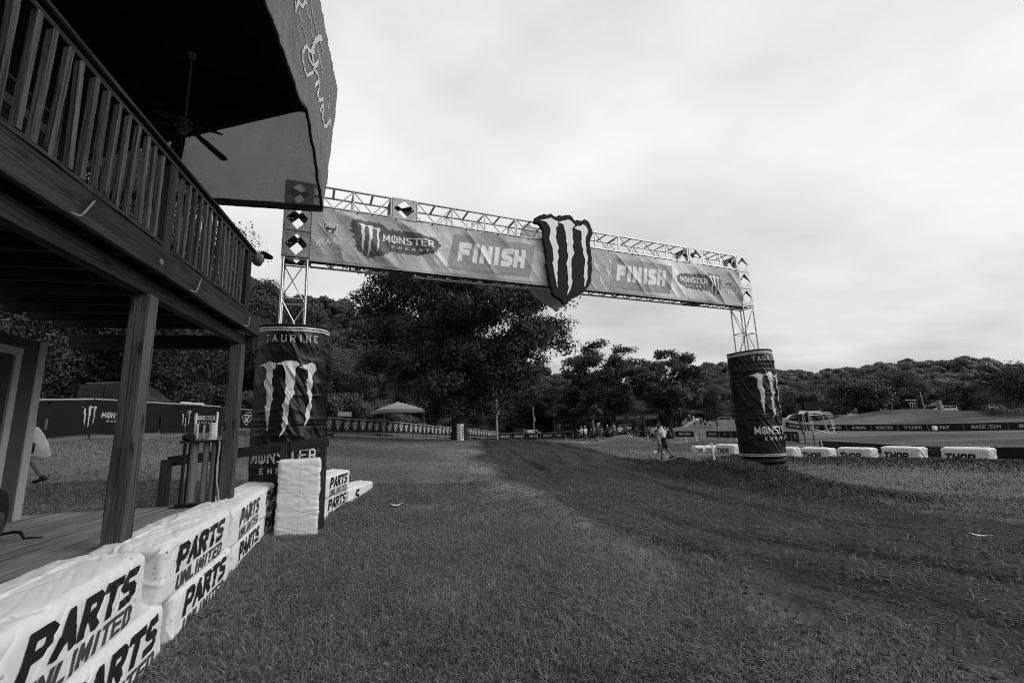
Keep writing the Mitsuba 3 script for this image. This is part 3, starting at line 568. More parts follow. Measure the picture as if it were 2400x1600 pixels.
# far wooded slopes: one mass
fr = np.random.default_rng(77)
FK = []
def far_tree(seed, H, R, tone):
    rs_ = np.random.default_rng(seed); ico = trimesh.creation.icosphere(1, 1.0); V, F, C, n = [], [], [], 0
    for i in range(11):
        dd_ = rs_.standard_normal(3); dd_ /= np.linalg.norm(dd_); c = np.array([dd_[0] * R * .62, dd_[1] * R * .62, H * .56 + dd_[2] * H * .30]); r = R * (.36 + .20 * rs_.random())
        t = float(np.clip(tone * (1 + .22 * rs_.standard_normal()), .012, .1))
        p = ico.vertices * (r * (.80 + .45 * F3(*(ico.vertices * 2.2 + seed + i).T, i)))[:, None] * np.array([1, 1, .8]) + c
        V.append(p); F.append(ico.faces + n); C.append(np.full((len(p), 3), t * .9)); n += len(p)
        m = 62; e = rs_.standard_normal((m, 3)); e[:, 2] = np.abs(e[:, 2]) * .8 + e[:, 2] * .2; e /= np.linalg.norm(e, axis=1, keepdims=True)
        nn = e * .75 + np.array([0, 0, .35]) + rs_.standard_normal((m, 3)) * .22; nn /= np.linalg.norm(nn, axis=1, keepdims=True); aa = np.cross(nn, rs_.standard_normal((m, 3))); aa /= np.linalg.norm(aa, axis=1, keepdims=True); bb = np.cross(nn, aa)
        p = c + e * (r * (.92 + .30 * rs_.random((m, 1)))) * np.array([1, 1, .8]); s_ = .42 * (.7 + .6 * rs_.random((m, 1)))
        V.append(np.stack([p - aa * s_, p + bb * s_ * .6, p + aa * s_, p - bb * s_ * .6], 1).reshape(-1, 3)); k_ = np.arange(m)[:, None] * 4 + n
        F.append(np.concatenate([k_ + [0, 1, 2], k_ + [0, 2, 3]], 0)); C.append(np.repeat(t * (.9 + .25 * rs_.random(m)), 4)[:, None] * np.ones(3)); n += 4 * m
    return np.vstack(V), np.vstack(F), np.vstack(C)
for i in range(3): FK.append(far_tree(60 + i, 11, 4.4, (.028, .036, .022)[i]))
pts = []
while len(pts) < 3300:
    a = math.radians(-62 + 118 * fr.random()); r = math.sqrt(85 ** 2 + fr.random() * (335 ** 2 - 85 ** 2))
    t = float(np.interp(math.degrees(a), [-60, -20, 0, 10, 25, 45, 60], [66, 82, 112, 130, 146, 172, 176]))
    rc = float(np.interp(math.degrees(a), [-60, -20, 0, 12, 25, 35, 45, 60], [150, 165, 185, 230, 270, 300, 290, 280]))
    if r < t or r > rc + 22: continue
    pts.append((a, r))
A_ = np.array(pts); hz_ = hill(A_[:, 0], A_[:, 1]); gx_, gy_ = A_[:, 1] * np.sin(A_[:, 0]), A_[:, 1] * np.cos(A_[:, 0]); hz_ = np.where(A_[:, 1] < 174, np.maximum(hz_, gz(gx_, gy_, False)), np.maximum(hz_, .4))
mats = [[] for _ in FK]
for i, (a, r) in enumerate(pts):
    j = int(fr.integers(3)); s = .48 + .5 * fr.random() ** 1.3; th = fr.random() * 2 * PI
    mats[j].append((np.array([math.sin(a) * r, math.cos(a) * r, hz_[i] - .8]), rotz(th) * np.array([s, s, s * (.8 + .35 * fr.random())]), .8 + .45 * fr.random()))
for j, ms in enumerate(mats):
    V, F, C = FK[j]; name = 'forest' if j == 0 else f'forest_{j:03d}'
    W_ = np.concatenate([V @ m.T + o for o, m, _ in ms]); n = len(V)
    Ff = (F[None] + (np.arange(len(ms)) * n)[:, None, None]).reshape(-1, 3); Cc = np.concatenate([C * q for _, _, q in ms])
    scene[name] = mikit.ply((W_, Ff), 'leaf', False, color=Cc)
    labels[name] = {'label': ('dense wood covering the distant hills', 'darker trees mixed into the wood on the distant hills', 'small dark trees mixed into the wood on the distant hills')[j], 'kind': 'stuff'}
# ------------------------------------------------------------------ the two-storey timber deck on the left
dkh = thing('wooden_deck_building', 'dark weathered timber building with a railed upper deck on posts, at the left', 'building')
def wbar(name, p0, p1, w, h, up=(0, 0, 1), parent=dkh, m='wood', ch=.006, label=None, segs=1, warp=0.0):
    return put(name, MB().bar(p0, p1, w, h, up, ch, segs=segs, warp=warp).ply(m), parent, label)
WR = np.random.default_rng(3)
for a0, a1 in ((-9, -6.1), (-6.095, -2.655), (-2.65, 0)):
    wbar('rim_beam', dk(a0, -.025, 3.225), dk(a1, -.025, 3.225), .05, .245, segs=12, warp=.002)
for a0, a1 in ((-9, -5.0), (-4.99, -2.83), (-2.67, -.65)):
    wbar('bottom_rail', dk(a0, -.05, 3.385), dk(a1, -.05, 3.385), .07, .035, segs=24, warp=.005)
wbar('end_beam', dk(-.03, -.05, 3.0), dk(-.03, -2.3, 3.0), .10, .20)
wbar('girder', dk(-17, -.20, 3.02), dk(-.09, -.20, 3.02), .10, .15)
for i in range(40):
    a = -.45 - .4 * i
    wbar('joist', dk(a, -.055, 3.215), dk(a, -2.24, 3.215), .04, .215)
put('deck_floor', MB().bar(dk(-17, -1.13, 3.345), dk(0, -1.13, 3.345), 2.17, .03).ply('wood'), dkh)
for a in (-.22, -2.63, -5.05, -7.5, -9.9, -12.3, -14.7):
    wbar('post', dk(a, -.20, .62 if a > -.3 else .6), dk(a, -.20, 2.945), .155, .155, up=tuple(D1), m='pale_wood', ch=.009, segs=10, warp=.003)
for a in (-.57, -2.75, -5.1, -7.4):
    wbar('railing_post', dk(a, -.06, 3.355), dk(a, -.06, 4.18), .13, .09, up=tuple(D2), ch=.008)
wbar('corner_board', dk(-.47, -.10, 3.36), dk(-.47, -.10, 4.18), .06, .14, up=tuple(D2))
a, i = -.80, 0
while a > -8.6:
    if min(abs(a - q) for q in (-.57, -2.75, -5.1, -7.4)) > .10:
        j = WR.normal(0, .006, 4)
        wbar('baluster', dk(a + j[0], -.035 + j[1], 3.40), dk(a + j[2], -.035 + j[3], 4.185), .041 + WR.normal(0, .002), .041, up=tuple(D1), m='pale_wood', ch=.004, segs=10, warp=.0012)
    a -= .1345; i += 1
wbar('top_rail', dk(-17, -.035, 4.205), dk(-.42, -.035, 4.205), .045, .045)
wbar('rail_cap', dk(-17, -.05, 4.262), dk(-.40, -.05, 4.262), .14, .034, segs=20, warp=.003)
wbar('rail_cap', dk(-.46, -.13, 4.262), dk(-.46, -2.24, 4.262), .14, .034)
for i in range(14):
    wbar('end_baluster', dk(-.46, -.26 - .14 * i, 3.37), dk(-.46, -.26 - .14 * i, 4.24), .04, .04, up=tuple(D1), ch=.004)
for i, a in enumerate((-3.90, -2.20, -.62)):
    put('hook', MB().path([dk(a - .085, .006, 3.115), dk(a - .07, .05, 3.10), dk(a - .05, .055, 3.13), dk(a + .05, .035, 3.255), dk(a + .075, .03, 3.285), dk(a + .085, .004, 3.275)], .0085, 7).ply('mid_metal', True, uv=False), dkh)
put('bolt_plate', MB().tube(dk(-2.86, .0, 3.20), dk(-2.86, .012, 3.20), .028, 12).ply('mid_metal', uv=False), dkh)
for a, z in ((-1.16, 3.73), (-.92, 3.60)):
    put('wire_tie', MB().path([dk(a - .07, -.008, z + .0), dk(a, .008, z - .008), dk(a + .09, -.002, z - .012)], .0035, 5).ply('pale', True, uv=False), dkh)
# walls behind the posts
put('lower_wall', MB().bar(dk(-17, -2.30, 1.74), dk(-.53, -2.30, 1.74), .10, 2.30).ply('siding'), dkh)
put('corner_trim', MB().bar(dk(-.59, -2.295, .785), dk(-.59, -2.295, 2.89), .12, .12, up=tuple(D2)).ply('trim'), dkh, 'light painted board at the corner of the ground-floor wall')
dr_ = put('door', MB().bar(dk(-1.50, -2.235, .80), dk(-1.50, -2.235, 2.60), .90, .03, up=tuple(D2)).ply('dark_paint'), dkh)
for p0, p1, w in ((dk(-.975, -2.225, .80), dk(-.975, -2.225, 2.66), .09), (dk(-2.02, -2.225, .80), dk(-2.02, -2.225, 2.66), .09), (dk(-2.065, -2.225, 2.705), dk(-.93, -2.225, 2.705), .09)):
    put('frame', MB().bar(p0, p1, w if abs(p1[2] - p0[2]) > 1 else .04, .04 if abs(p1[2] - p0[2]) > 1 else w, up=tuple(D2) if abs(p1[2] - p0[2]) > 1 else (0, 0, 1)).ply('trim'), dr_)
put('upper_wall', MB().bar(dk(-17, -2.31, 5.23), dk(-.34, -2.31, 5.23), .10, 3.72).ply('siding'), dkh)
for z, h in ((5.47, .11), (5.74, .03)):
    put('wall_trim', MB().bar(dk(-17, -2.245, z), dk(-.97, -2.245, z), .03, h).ply('trim'), dkh)
put('wall_trim', MB().bar(dk(-.93, -2.245, 3.4), dk(-.93, -2.245, 6.4), .10, .03, up=tuple(D2)).ply('trim'), dkh)
# ceiling, roof and dark gable beam
rf = MB()
rf.add([dk(-17, -4.5, 7.12), dk(-17, .70, 7.12), dk(.0, .70, 7.12), dk(.0, -4.5, 7.12), dk(-17, -4.5, 7.35), dk(-17, .70, 7.35), dk(.0, .70, 7.35), dk(.0, -4.5, 7.35)], [(0, 1, 2, 3), (7, 6, 5, 4), (0, 4, 5, 1), (2, 6, 7, 3), (1, 5, 6, 2), (0, 3, 7, 4)])
put('roof', rf.ply('black_cloth', uv=False), dkh)
put('roof_deck', MB().bar(dk(-17, -1.9, 7.9), dk(.6, -1.9, 7.9), 5.2, 1.08).ply('dark_paint'), dkh)
gp = MB()
for o0, o1 in ((-4.5, -2.2), (-2.2, .55)):
    zf = lambda o: 6.2 + .447 * (o + 1.5)
    gp.add([dk(0, o0, zf(o0)), dk(0, o1, min(zf(o1), 7.11)), dk(0, o1, 7.12), dk(0, o0, 7.12), dk(-.05, o0, zf(o0)), dk(-.05, o1, min(zf(o1), 7.11)), dk(-.05, o1, 7.12), dk(-.05, o0, 7.12)], [(0, 1, 2, 3), (7, 6, 5, 4), (0, 4, 5, 1)])
put('gable_panel', gp.ply('dark_paint', uv=False), dkh)
put('gable_beam', MB().bar(dk(.0, -4.0, 6.2 - 2.5 * .447 + .06), dk(.0, .45, 7.07), .08, .13).ply('dark_paint'), dkh)

# fabric hung from the roof
def tarp_surf(q):
    s, t = q[:, 0], q[:, 1]                               # s along (metres), t from bottom 0 to top 1
    zb = np.interp(s, [-9, -3.3, -1.75, -1.4, -.7, .05], [5.72, 5.72, 5.80, 5.98, 5.62, 5.24]) ; sb = np.minimum(s, .05)
    e = np.clip((s + 1.0) / 1.05, 0, 1) ** 1.5
    A = s + t * .92 * e; Z = zb + t * (8.2 - zb)
    o = .80 + .016 * (N3(A * 7 + Z * 1.2, Z * .5, 2, 3) - .5) + .016 * (N3(A * 22, Z * 1.2 + A, 1, 4) - .5) + .05 * (1 - t) * t + .012 * (N3(A * 50 + 4 * Z, Z * 6, 1, 9) - .5)
    P = DC + A[:, None] * D1 + o[:, None] * D2; P[:, 2] = Z
    return P, np.broadcast_to(D2, P.shape)
s_, t_ = np.meshgrid(np.linspace(-6, .05, 300), np.linspace(0, 1, 90), indexing='ij')
P, _ = tarp_surf(np.stack([s_.ravel(), t_.ravel()], -1))
tp = thing('printed_tarp', 'long grey tarp with pale handwritten lettering hung along the roof edge', 'tarp')
put('sheet', mikit.ply((P, grid(300, 90)), 'tarp', True, uv=np.stack([s_.ravel(), t_.ravel() * 2.4], -1)), tp)
q = np.stack([np.linspace(-6, .05, 60), np.zeros(60)], -1)
put('hem', MB().path(tarp_surf(q)[0] + np.array([0, 0, .01]) - D2 * .01, .022, 6).ply('tarp_edge', True, uv=False), tp)
SCRIPT = [[(-2.9, 6.5), (-2.5, 7.2), (-2.3, 6.6), (-2.2, 6.86), (-2.07, 6.92), (-2.0, 6.98), (-1.91, 7.14), (-1.89, 7.19)], [(-2.6, 6.9), (-2.25, 6.81), (-2.13, 6.76), (-1.9, 6.76), (-1.64, 6.74), (-1.61, 6.71)], [(-1.95, 7.05), (-1.87, 7.17), (-1.72, 7.17), (-1.49, 7.25), (-1.44, 7.16), (-1.32, 7.13)], [(-1.9, 7.6), (-1.59, 7.52), (-1.53, 7.42), (-1.36, 7.42), (-1.06, 7.47), (-1.0, 7.48)],
 [(-.78, 7.69), (-1.0, 7.48), (-1.25, 7.19), (-1.33, 7.03), (-1.38, 6.88), (-1.28, 6.81), (-1.21, 6.79)], [(-1.61, 6.71), (-1.45, 6.83), (-1.26, 6.99)], [(-1.64, 6.73), (-1.76, 6.6), (-1.85, 6.44), (-1.8, 6.35), (-1.7, 6.31), (-1.55, 6.35), (-1.29, 6.64), (-1.22, 6.78), (-1.57, 6.64), (-1.61, 6.71)], [(-.94, 7.49), (-.61, 7.58)], [(-1.18, 7.17), (-.81, 7.26), (-.6, 7.2)], [(-1.22, 6.78), (-1.02, 7.02), (-.98, 7.11)], [(-1.22, 6.77), (-.93, 6.9), (-.85, 6.87), (-1.1, 6.59)],
 [(-.82, 6.88), (-.78, 6.83), (-.92, 6.59), (-.76, 6.61), (-.5, 6.84), (-.45, 6.79), (-.64, 6.53)], [(-.45, 6.78), (-.4, 6.74), (-.47, 6.56), (-.34, 6.48), (-.07, 6.67), (.18, 6.99), (.27, 6.99), (.15, 6.79)], [(.09, 7.37), (.06, 7.2), (-.01, 7.03)]]
WIDTHS = [.05, .022, .022, .03, .085, .05, .045, .028, .03, .075, .06, .06, .06, .028]
def plane_surf(q):
    """the tarp's cloth over the upright plane, by (along, height)"""
    A, Z = q[:, 0], q[:, 1]
    o = .80 + .016 * (N3(A * 7 + Z * 1.2, Z * .5, 2, 3) - .5) + .016 * (N3(A * 22, Z * 1.2 + A, 1, 4) - .5) + .012 * (N3(A * 50 + 4 * Z, Z * 6, 1, 9) - .5)
    zb = np.interp(A, [-9, -3.3, -1.75, -1.4, -.7, .05, .6], [5.72, 5.72, 5.80, 5.98, 5.62, 5.24, 6.6]); t = np.clip((Z - zb) / (8.2 - zb), 0, 1)
    o = o + .05 * (1 - t) * t
    P = DC + A[:, None] * D1 + o[:, None] * D2; P[:, 2] = Z
    return P, np.broadcast_to(D2, P.shape)
ink = unary_union([LineString(l).buffer(w * .46, cap_style=1) for l, w in zip(SCRIPT, WIDTHS)])
put('lettering', mikit.ply(conform(ink, plane_surf, .012, .05), 'tarp_print', True), tp)
st = thing('mesh_tarp', 'thin grey see-through tarp across the end of the upper deck', 'tarp')
u_, v_ = np.meshgrid(np.linspace(0, 1, 140), np.linspace(0, 1, 70), indexing='ij'); u_, v_ = u_.ravel(), v_.ravel()
def side_pt(u, v):
    o = -2.3 + 3.1 * u; ztop = np.minimum(6.2 + .447 * (o + 1.5), 7.08); zb = 5.21 + .0 * u
    top_o = o
    oo = top_o * v + o * (1 - v); z = zb + (np.minimum(6.2 + .447 * (oo + 1.5), 7.08) - zb) * v
    a = .05 + .022 * (F3(oo * 2.0 - z * 1.2, z * 1.0 + oo * .5, 1, 6) - .5) + .012 * (N3(oo * 6 - z * 5, z * 2, 1, 8) - .5)
    P = DC + a[:, None] * D1 + oo[:, None] * D2; P[:, 2] = z; return P
put('sheet', mikit.ply((side_pt(u_, v_), grid(140, 70)), 'mesh_tarp', True, uv=np.stack([u_ * 3.1, v_ * 1.8], -1)), st)
hem = MB(); uu = np.linspace(0, 1, 40)
lo_ = side_pt(uu, 0 * uu); hem.add(np.vstack([lo_ + [0, 0, -.02] + D1 * .012, lo_ + [0, 0, .10] + D1 * .012]), np.array([(i, i + 1, i + 41, i + 40) for i in range(39)]))
put('hem', hem.ply('dark', uv=False), st)
# ceiling fan
cf = thing('ceiling_fan', 'dark five-bladed ceiling fan on a long rod under the deck roof', 'fan')
fc = dk(-.75, -.93, 5.98)
put('rod', MB().tube(dk(-.74, -.92, 7.12), dk(-.74, -.92, 6.07), .014, 10).tube(dk(-.74, -.92, 7.12), dk(-.74, -.92, 7.06), .06, 14, .04).ply('pale', uv=False), cf)
put('motor', MB().tube(fc + [0, 0, .09], fc + [0, 0, .04], .05, 18, .11).tube(fc + [0, 0, .04], fc + [0, 0, -.06], .11, 18, .10).tube(fc + [0, 0, -.06], fc + [0, 0, -.14], .07, 18, .05).ply('grey', 40, uv=False), cf)
for i in range(5):
    th = math.radians(113 + 72 * i); r = D1 * math.cos(th) + D2 * math.sin(th); t = np.cross([0, 0, 1], r)
    bl = MB(); V = []
    for x, w in ((.16, .035), (.24, .06), (.34, .072), (.66, .082), (.70, .07), (.715, .04)):
        for sgn, zz in ((-1, -.012), (1, .012)):
            for dz in (0, .008): V.append(fc + r * x * .84 + t * w * sgn + np.array([0, 0, -.05 + zz + dz - .34 * (x - .16)]))
    F = []
    for k in range(5):
        b0, b1 = 4 * k, 4 * k + 4
        F += [(b0, b0 + 2, b1 + 2, b1), (b0 + 1, b1 + 1, b1 + 3, b0 + 3), (b0, b1, b1 + 1, b0 + 1), (b0 + 2, b0 + 3, b1 + 3, b1 + 2)]
    F += [(20, 22, 23, 21), (0, 1, 3, 2)]
    put('blade', bl.add(V, F).bar(fc + r * .09 + [0, 0, -.05], fc + r * .22 + [0, 0, -.05], .04, .012).ply('black', uv=False), cf)
put('pull_chain', MB().tube(fc + [0, 0, -.14], fc + [0, 0, -.34], .003, 5).ply('grey', uv=False), cf)
# hooded lamp at the railing corner
lp = thing('hooded_lamp', 'small grey hooded lamp on the corner post of the upper railing', 'lamp')
c0 = dk(-.30, .02, 4.20)
sh = trimesh.creation.icosphere(3, .10); sh.vertices[:, 1] *= 1.15
keep = sh.triangles_center[:, 2] > -.072
rx = D2 * .8 + D1 * .6; rx /= np.linalg.norm(rx); ry = np.cross([0, 0, 1], rx)
half = sh.triangles_center[:, 0] < .02
m = trimesh.Trimesh(sh.vertices, sh.faces[half], process=True); R_ = np.column_stack([rx, ry, [0, 0, 1]])
put('housing', mikit.ply((np.vstack([m.vertices @ R_.T, m.vertices * .93 @ R_.T]) + c0, np.vstack([m.faces, m.faces[:, ::-1] + len(m.vertices)])), 'grey', 40), lp)
vis = MB(); th = np.linspace(-PI / 2, PI / 2, 18)
vis.add(np.vstack([np.column_stack([.17 * np.cos(th) * 1.1, .125 * np.sin(th), .088 - .030 * np.cos(th)]) @ R_.T + c0, np.column_stack([.17 * np.cos(th) * 1.1, .125 * np.sin(th), .100 - .030 * np.cos(th)]) @ R_.T + c0]), np.array([(i, i + 1, i + 19, i + 18) for i in range(17)]))
for z in (.088, .100): vis.add(np.vstack([np.column_stack([.187 * np.cos(th), .125 * np.sin(th), z - .030 * np.cos(th)]), [[-.02, 0, z]]]) @ R_.T + c0, np.array([(i, i + 1, 18) for i in range(17)]))
put('visor', vis.ply('dark', uv=False), lp)
b = trimesh.creation.icosphere(2, .05); put('lens', mikit.ply((b.vertices + c0 + rx * .02, b.faces), 'black_gloss', True), lp)
put('bracket', MB().bar(c0 - rx * .09 - [0, 0, .02], dk(-.46, -.06, 4.14), .03, .03).ply('grey', uv=False), lp)

# ground-level boardwalk
bw = thing('boardwalk', 'raised boardwalk of long weathered planks under the deck', 'boardwalk')
o, i = -.12, 0
while o > -3.9:
    w = .138
    for a0, a1 in ((-7.5, -3.4 + .5 * (i % 3)), (-3.394 + .5 * (i % 3), -.16 + WR.normal(0, .012))):
        put('plank', MB().bar(dk(a0, o - w / 2, .765 + WR.normal(0, .0012)), dk(a1, o - w / 2, .765 + WR.normal(0, .0012)), w, .034, ch=.004).ply('board'), bw)
    o -= w + .006; i += 1
for a in (-7.4, -5, -2.6, -.3): put('support', MB().bar(dk(a, -.2, .66), dk(a, -3.9, .66), .09, .15).ply('wood'), bw)
for a in (-7.4, -5, -2.6, -.3):
    for o in (-.4, -2, -3.7): put('stump', MB().bar(dk(a, o, -.2), dk(a, o, .59), .1, .1, up=tuple(D1)).ply('wood'), bw)

# low timber rail beyond the boardwalk
rl = thing('timber_rail', 'low rail of heavy dark timber between the boardwalk and the left can-shaped cover', 'fence')
pA, pB, pC = np.array([-6.10, 8.14, 1.335]), np.array([-3.98, 8.05, 1.52]), np.array([-3.36, 8.30, 1.585])
put('rail', MB().bar(pA + [0, 0, -.07], pB + [.05, 0, -.07], .05, .17).ply('wood'), rl)
put('rail', MB().bar(pB + [.055, 0, -.075], pC + [0, 0, -.075], .05, .17).ply('wood'), rl, 'lighter short rail at the right end')
put('post', MB().bar([-6.08, 8.07, .2], [-6.08, 8.07, 1.30], .13, .13, up=tuple(D1)).ply('wood'), rl)
put('post', MB().bar([-4.02, 8.02, -.1], [-4.02, 8.02, 1.48], .10, .10, up=tuple(D1)).ply('wood'), rl)
put('post', MB().bar([-3.45, 8.30, -.1], [-3.45, 8.30, 1.50], .10, .12, up=tuple(D1)).ply('wood'), rl)

# stand with upright tubes, and what stands on it
rk = thing('metal_stand', 'black metal stand holding three upright grey tubes at the end of the boardwalk', 'stand')
kx, ky = D2, D1; ko = dk(-.34, -.47, .785)
def kp(x, y, z): return ko + kx * x + ky * y + np.array([0, 0, z])
for x in (-.19, .19):
    for y in (-.08, .08): put('leg', MB().bar(kp(x, y, .02), kp(x, y, .80), .035, .03, up=tuple(D1)).ply('black', uv=False), rk)
put('shelf', MB().bar(kp(-.24, 0, .82), kp(.24, 0, .82), .22, .03).ply('dark_metal', uv=False), rk); put('shelf', MB().bar(kp(-.24, 0, .035), kp(.24, 0, .035), .22, .03).ply('dark_metal', uv=False), rk)
put('foot_plate', MB().bar(kp(-.30, -.08, .008), kp(.20, -.08, .008), .06, .016).ply('dark_metal', uv=False), rk)
for x, r in ((-.11, .048), (.03, .036), (.13, .036)): put('tube', MB().tube(kp(x, 0, .05), kp(x, 0, .805), r, 18).ply('grey', 40, uv=False), rk)
put('strap', MB().path([kp(.215, -.1, .84), kp(.225, -.12, .70), kp(.215, -.12, .5), kp(.225, -.12, .30), kp(.26, -.13, .16), kp(.27, -.13, .03)], .010, 5).ply('pale', True, uv=False), rk)
for x, y, h, r, mm, lb in ((-.125, 0, .36, .014, 'white', 'tallest white tube, at the left of the stand'), (-.085, -.03, .22, .015, 'offwhite', 'short white tube beside the tall left one on the stand'), (.135, -.02, .37, .014, 'white', 'tall white tube behind the cup on the stand'), (-.01, -.02, .20, .014, 'offwhite', 'short pale tube at the middle of the stand')):
    t = thing('signal_tube', lb, 'tube', 'tubes standing on the metal stand')
    put('shaft', MB().tube(kp(x, y, .835), kp(x, y, .835 + h), r, 12).ply(mm, 40, uv=False), t)
    put('cap', MB().tube(kp(x, y, .835), kp(x, y, .865), r * 1.25, 12).ply('grey', 40, uv=False), t)
cup = thing('paper_cup', 'pale paper cup wrapped in a napkin on the metal stand', 'cup')
put('body', MB().tube(kp(.10, -.05, .86), kp(.10, -.05, 1.06), .030, 16, .042).ply('offwhite', 40, uv=False), cup)
put('napkin', MB().tube(kp(.10, -.05, .837), kp(.10, -.05, .91), .062, 9, .035).ply('pale', 40, uv=False), cup)
gl = trimesh.creation.icosphere(3, .075); gl.vertices *= [1.1, .8, .75]; gl.vertices += (F3(*(gl.vertices * 18).T, 1)[:, None] - .5) * gl.vertices * .8
t = thing('black_glove', 'crumpled black glove lying on the left end of the stand', 'glove'); scene[t] = mikit.ply((gl.vertices + kp(-.16, -.06, .875), gl.faces), 'black_cloth', True)
# backpack
bp = thing('backpack', 'black backpack with a loose strap on the boardwalk at the left edge', 'backpack')
b0 = dk(-1.95, -1.64, .785)
def blob(c, h, r, sub=3, amp=.10, seed=1):
    m = trimesh.creation.icosphere(sub + 1, 1.0); v = m.vertices; p = np.sign(v) * np.abs(v) ** .55 * h
    p = p * (1 + amp * (F3(*(v * 2.3 + seed).T, seed)[:, None] - .5)); return p @ np.column_stack([D2, D1, [0, 0, 1]]).T + c, m.faces
put('body', mikit.ply(blob(b0 + [0, 0, .235], np.array([.17, .13, .235]), .1), 'black_cloth', True), bp)
put('pocket', mikit.ply(blob(b0 + D2 * .12 - D1 * .08 + [0, 0, .15], np.array([.10, .09, .13]), .1, seed=4), 'dark', True), bp)
put('strap', MB().path([b0 + D2 * .15 + [0, 0, .06], b0 + D2 * .26 + D1 * .02 + [0, 0, .075], b0 + D2 * .33 + D1 * .01 + [0, 0, .07], b0 + D2 * .38 - D1 * .02 + [0, 0, .02], b0 + D2 * .50 + D1 * .02 + [0, 0, .012]], [.014, .013, .014, .012, .006], 6).ply('black_cloth', True, uv=False), bp)
put('handle', MB().path([b0 + D2 * -.04 + [0, 0, .46], b0 + D2 * -.02 + [0, 0, .51], b0 + D2 * .05 + [0, 0, .51], b0 + D2 * .07 + [0, 0, .45]], .012, 6).ply('black_cloth', True, uv=False), bp)
# ------------------------------------------------------------------ finish arch
arch = thing('finish_arch', 'aluminium truss arch spanning the riding track', 'arch')
def truss(name, s0, s1, z0, z1, nb, dep=.48, first=True):
    """a box truss along the beam: chords, posts, zigzag braces"""
    sec = put(name, MB().tube(ar(s0, 0, z0), ar(s1, 0, z0), .025, 10).tube(ar(s0, 0, z1), ar(s1, 0, z1), .025, 10).tube(ar(s0, -dep, z0), ar(s1, -dep, z0), .025, 10).tube(ar(s0, -dep, z1), ar(s1, -dep, z1), .025, 10).ply('aluminium', 40, uv=False), arch)
    b = (s1 - s0) / nb
    for i in range(nb + 1):
        s = s0 + b * i
        m = MB()
        for d in (0, -dep): m.tube(ar(s, d, z0), ar(s, d, z1), .020, 8)
        for z in (z0, z1): m.tube(ar(s, 0, z), ar(s, -dep, z), .020, 8)
        put('frame', m.ply('aluminium', 40, uv=False), sec)
    for i in range(nb):
        m = MB(); a, c, e = s0 + b * i, s0 + b * (i + .5), s0 + b * (i + 1)
        for d in (0, -dep): m.tube(ar(a, d, z1), ar(c, d, z0), .012, 6).tube(ar(c, d, z0), ar(e, d, z1), .012, 6)
        for z in (z0, z1): m.bar(ar(c, 0, z), ar(c, -dep, z), .05, .03)
        put('brace', m.ply('aluminium', 40, uv=False), sec)
def cube_block(name, s0, s1, z0, z1, d0=.02, d1=-.50):
    """a bolted corner box: plates with a diamond-shaped opening on each side"""
    mb = MB(); t = .018
    def plate(o, X, Y, w, h):
        c = .06
        hole = Polygon([(w / 2, h * c), (w * (1 - c), h / 2), (w / 2, h * (1 - c)), (w * c, h / 2)])
        pl_ = sbox(0, 0, w, h).difference(hole)
        for x in (.06, w - .06):
            for y in (.06, h - .06): pl_ = pl_.difference(Point(x, y).buffer(.012, 4)); pl_ = pl_.difference(Point(x + (.07 if x < w / 2 else -.07), y).buffer(.010, 4))
        mb.prism(pl_, t, (o, X, Y))
    w, h, dp = s1 - s0, z1 - z0, d0 - d1; Z = np.array([0, 0, 1.])
    plate(ar(s0, d0 - t, z0), BD, Z, w, h); plate(ar(s1, d1 + t, z0), -BD, Z, w, h)
    plate(ar(s0, d1 + t + .001, z0), BN, Z, dp - 2 * t - .002, h); plate(ar(s1, d0 - t - .001, z0), -BN, Z, dp - 2 * t - .002, h)
    m2 = MB()
    k = put(name, mb.ply('aluminium_plate', uv=False), arch)
    for z in (z0 + .012, z1 - .012):
        m2 = MB(); m2.prism(sbox(0, 0, w - .04, dp - .04).difference(Polygon([(w / 2, dp * .1), (w * .88, dp / 2), (w / 2, dp * .88), (w * .1, dp / 2)])), .012, (ar(s0 + .02, d1 + .02, z - .006), BD, BN))
        put('flange', m2.ply('dark_metal', uv=False), k)
    return k
for sa, sb in ((-.25, .25), (13.09, 13.60)):
    for z0, z1 in ((5.26, 5.815), (5.835, 6.385), (6.405, 6.955)): cube_block('corner_box', sa, sb, z0, z1)
    # tower below
    zs = np.linspace(5.22, .1, 7); m = MB()
    q = [(sa + .025, -.005), (sb - .025, -.005), (sb - .025, -.475), (sa + .025, -.475)]
    for s, d in q: m.tube(ar(s, d, .0), ar(s, d, 5.24), .025, 10)
    tw = put('tower', m.ply('aluminium', 40, uv=False), arch)
    for i in range(6):
        m = MB()
        for j in range(4):
            p, r = q[j], q[(j + 1) % 4]
            m.tube(ar(*p, zs[i]), ar(*r, zs[i]), .018, 8)
            a_, b_ = (p, r) if (i + j) % 2 else (r, p)
            m.tube(ar(*a_, zs[i]), ar(*b_, zs[i + 1]), .012, 7)
        put('brace', m.ply('aluminium', 40, uv=False), tw)
for z0, z1 in ((6.465, 6.93), (5.24, 5.70), (5.87, 6.30)):
    for s0, s1, nb in ((.28, 1.92, 2), (2.52, 5.06, 3), (5.10, 8.31, 4), (8.35, 10.94, 3), (11.57, 13.06, 2)): truss('truss_section', s0, s1, z0, z1, nb)
    for sa, sb in ((1.95, 2.49), (10.98, 11.53)): cube_block('spacer_box', sa, sb, z0 - .025, z1 + .025)

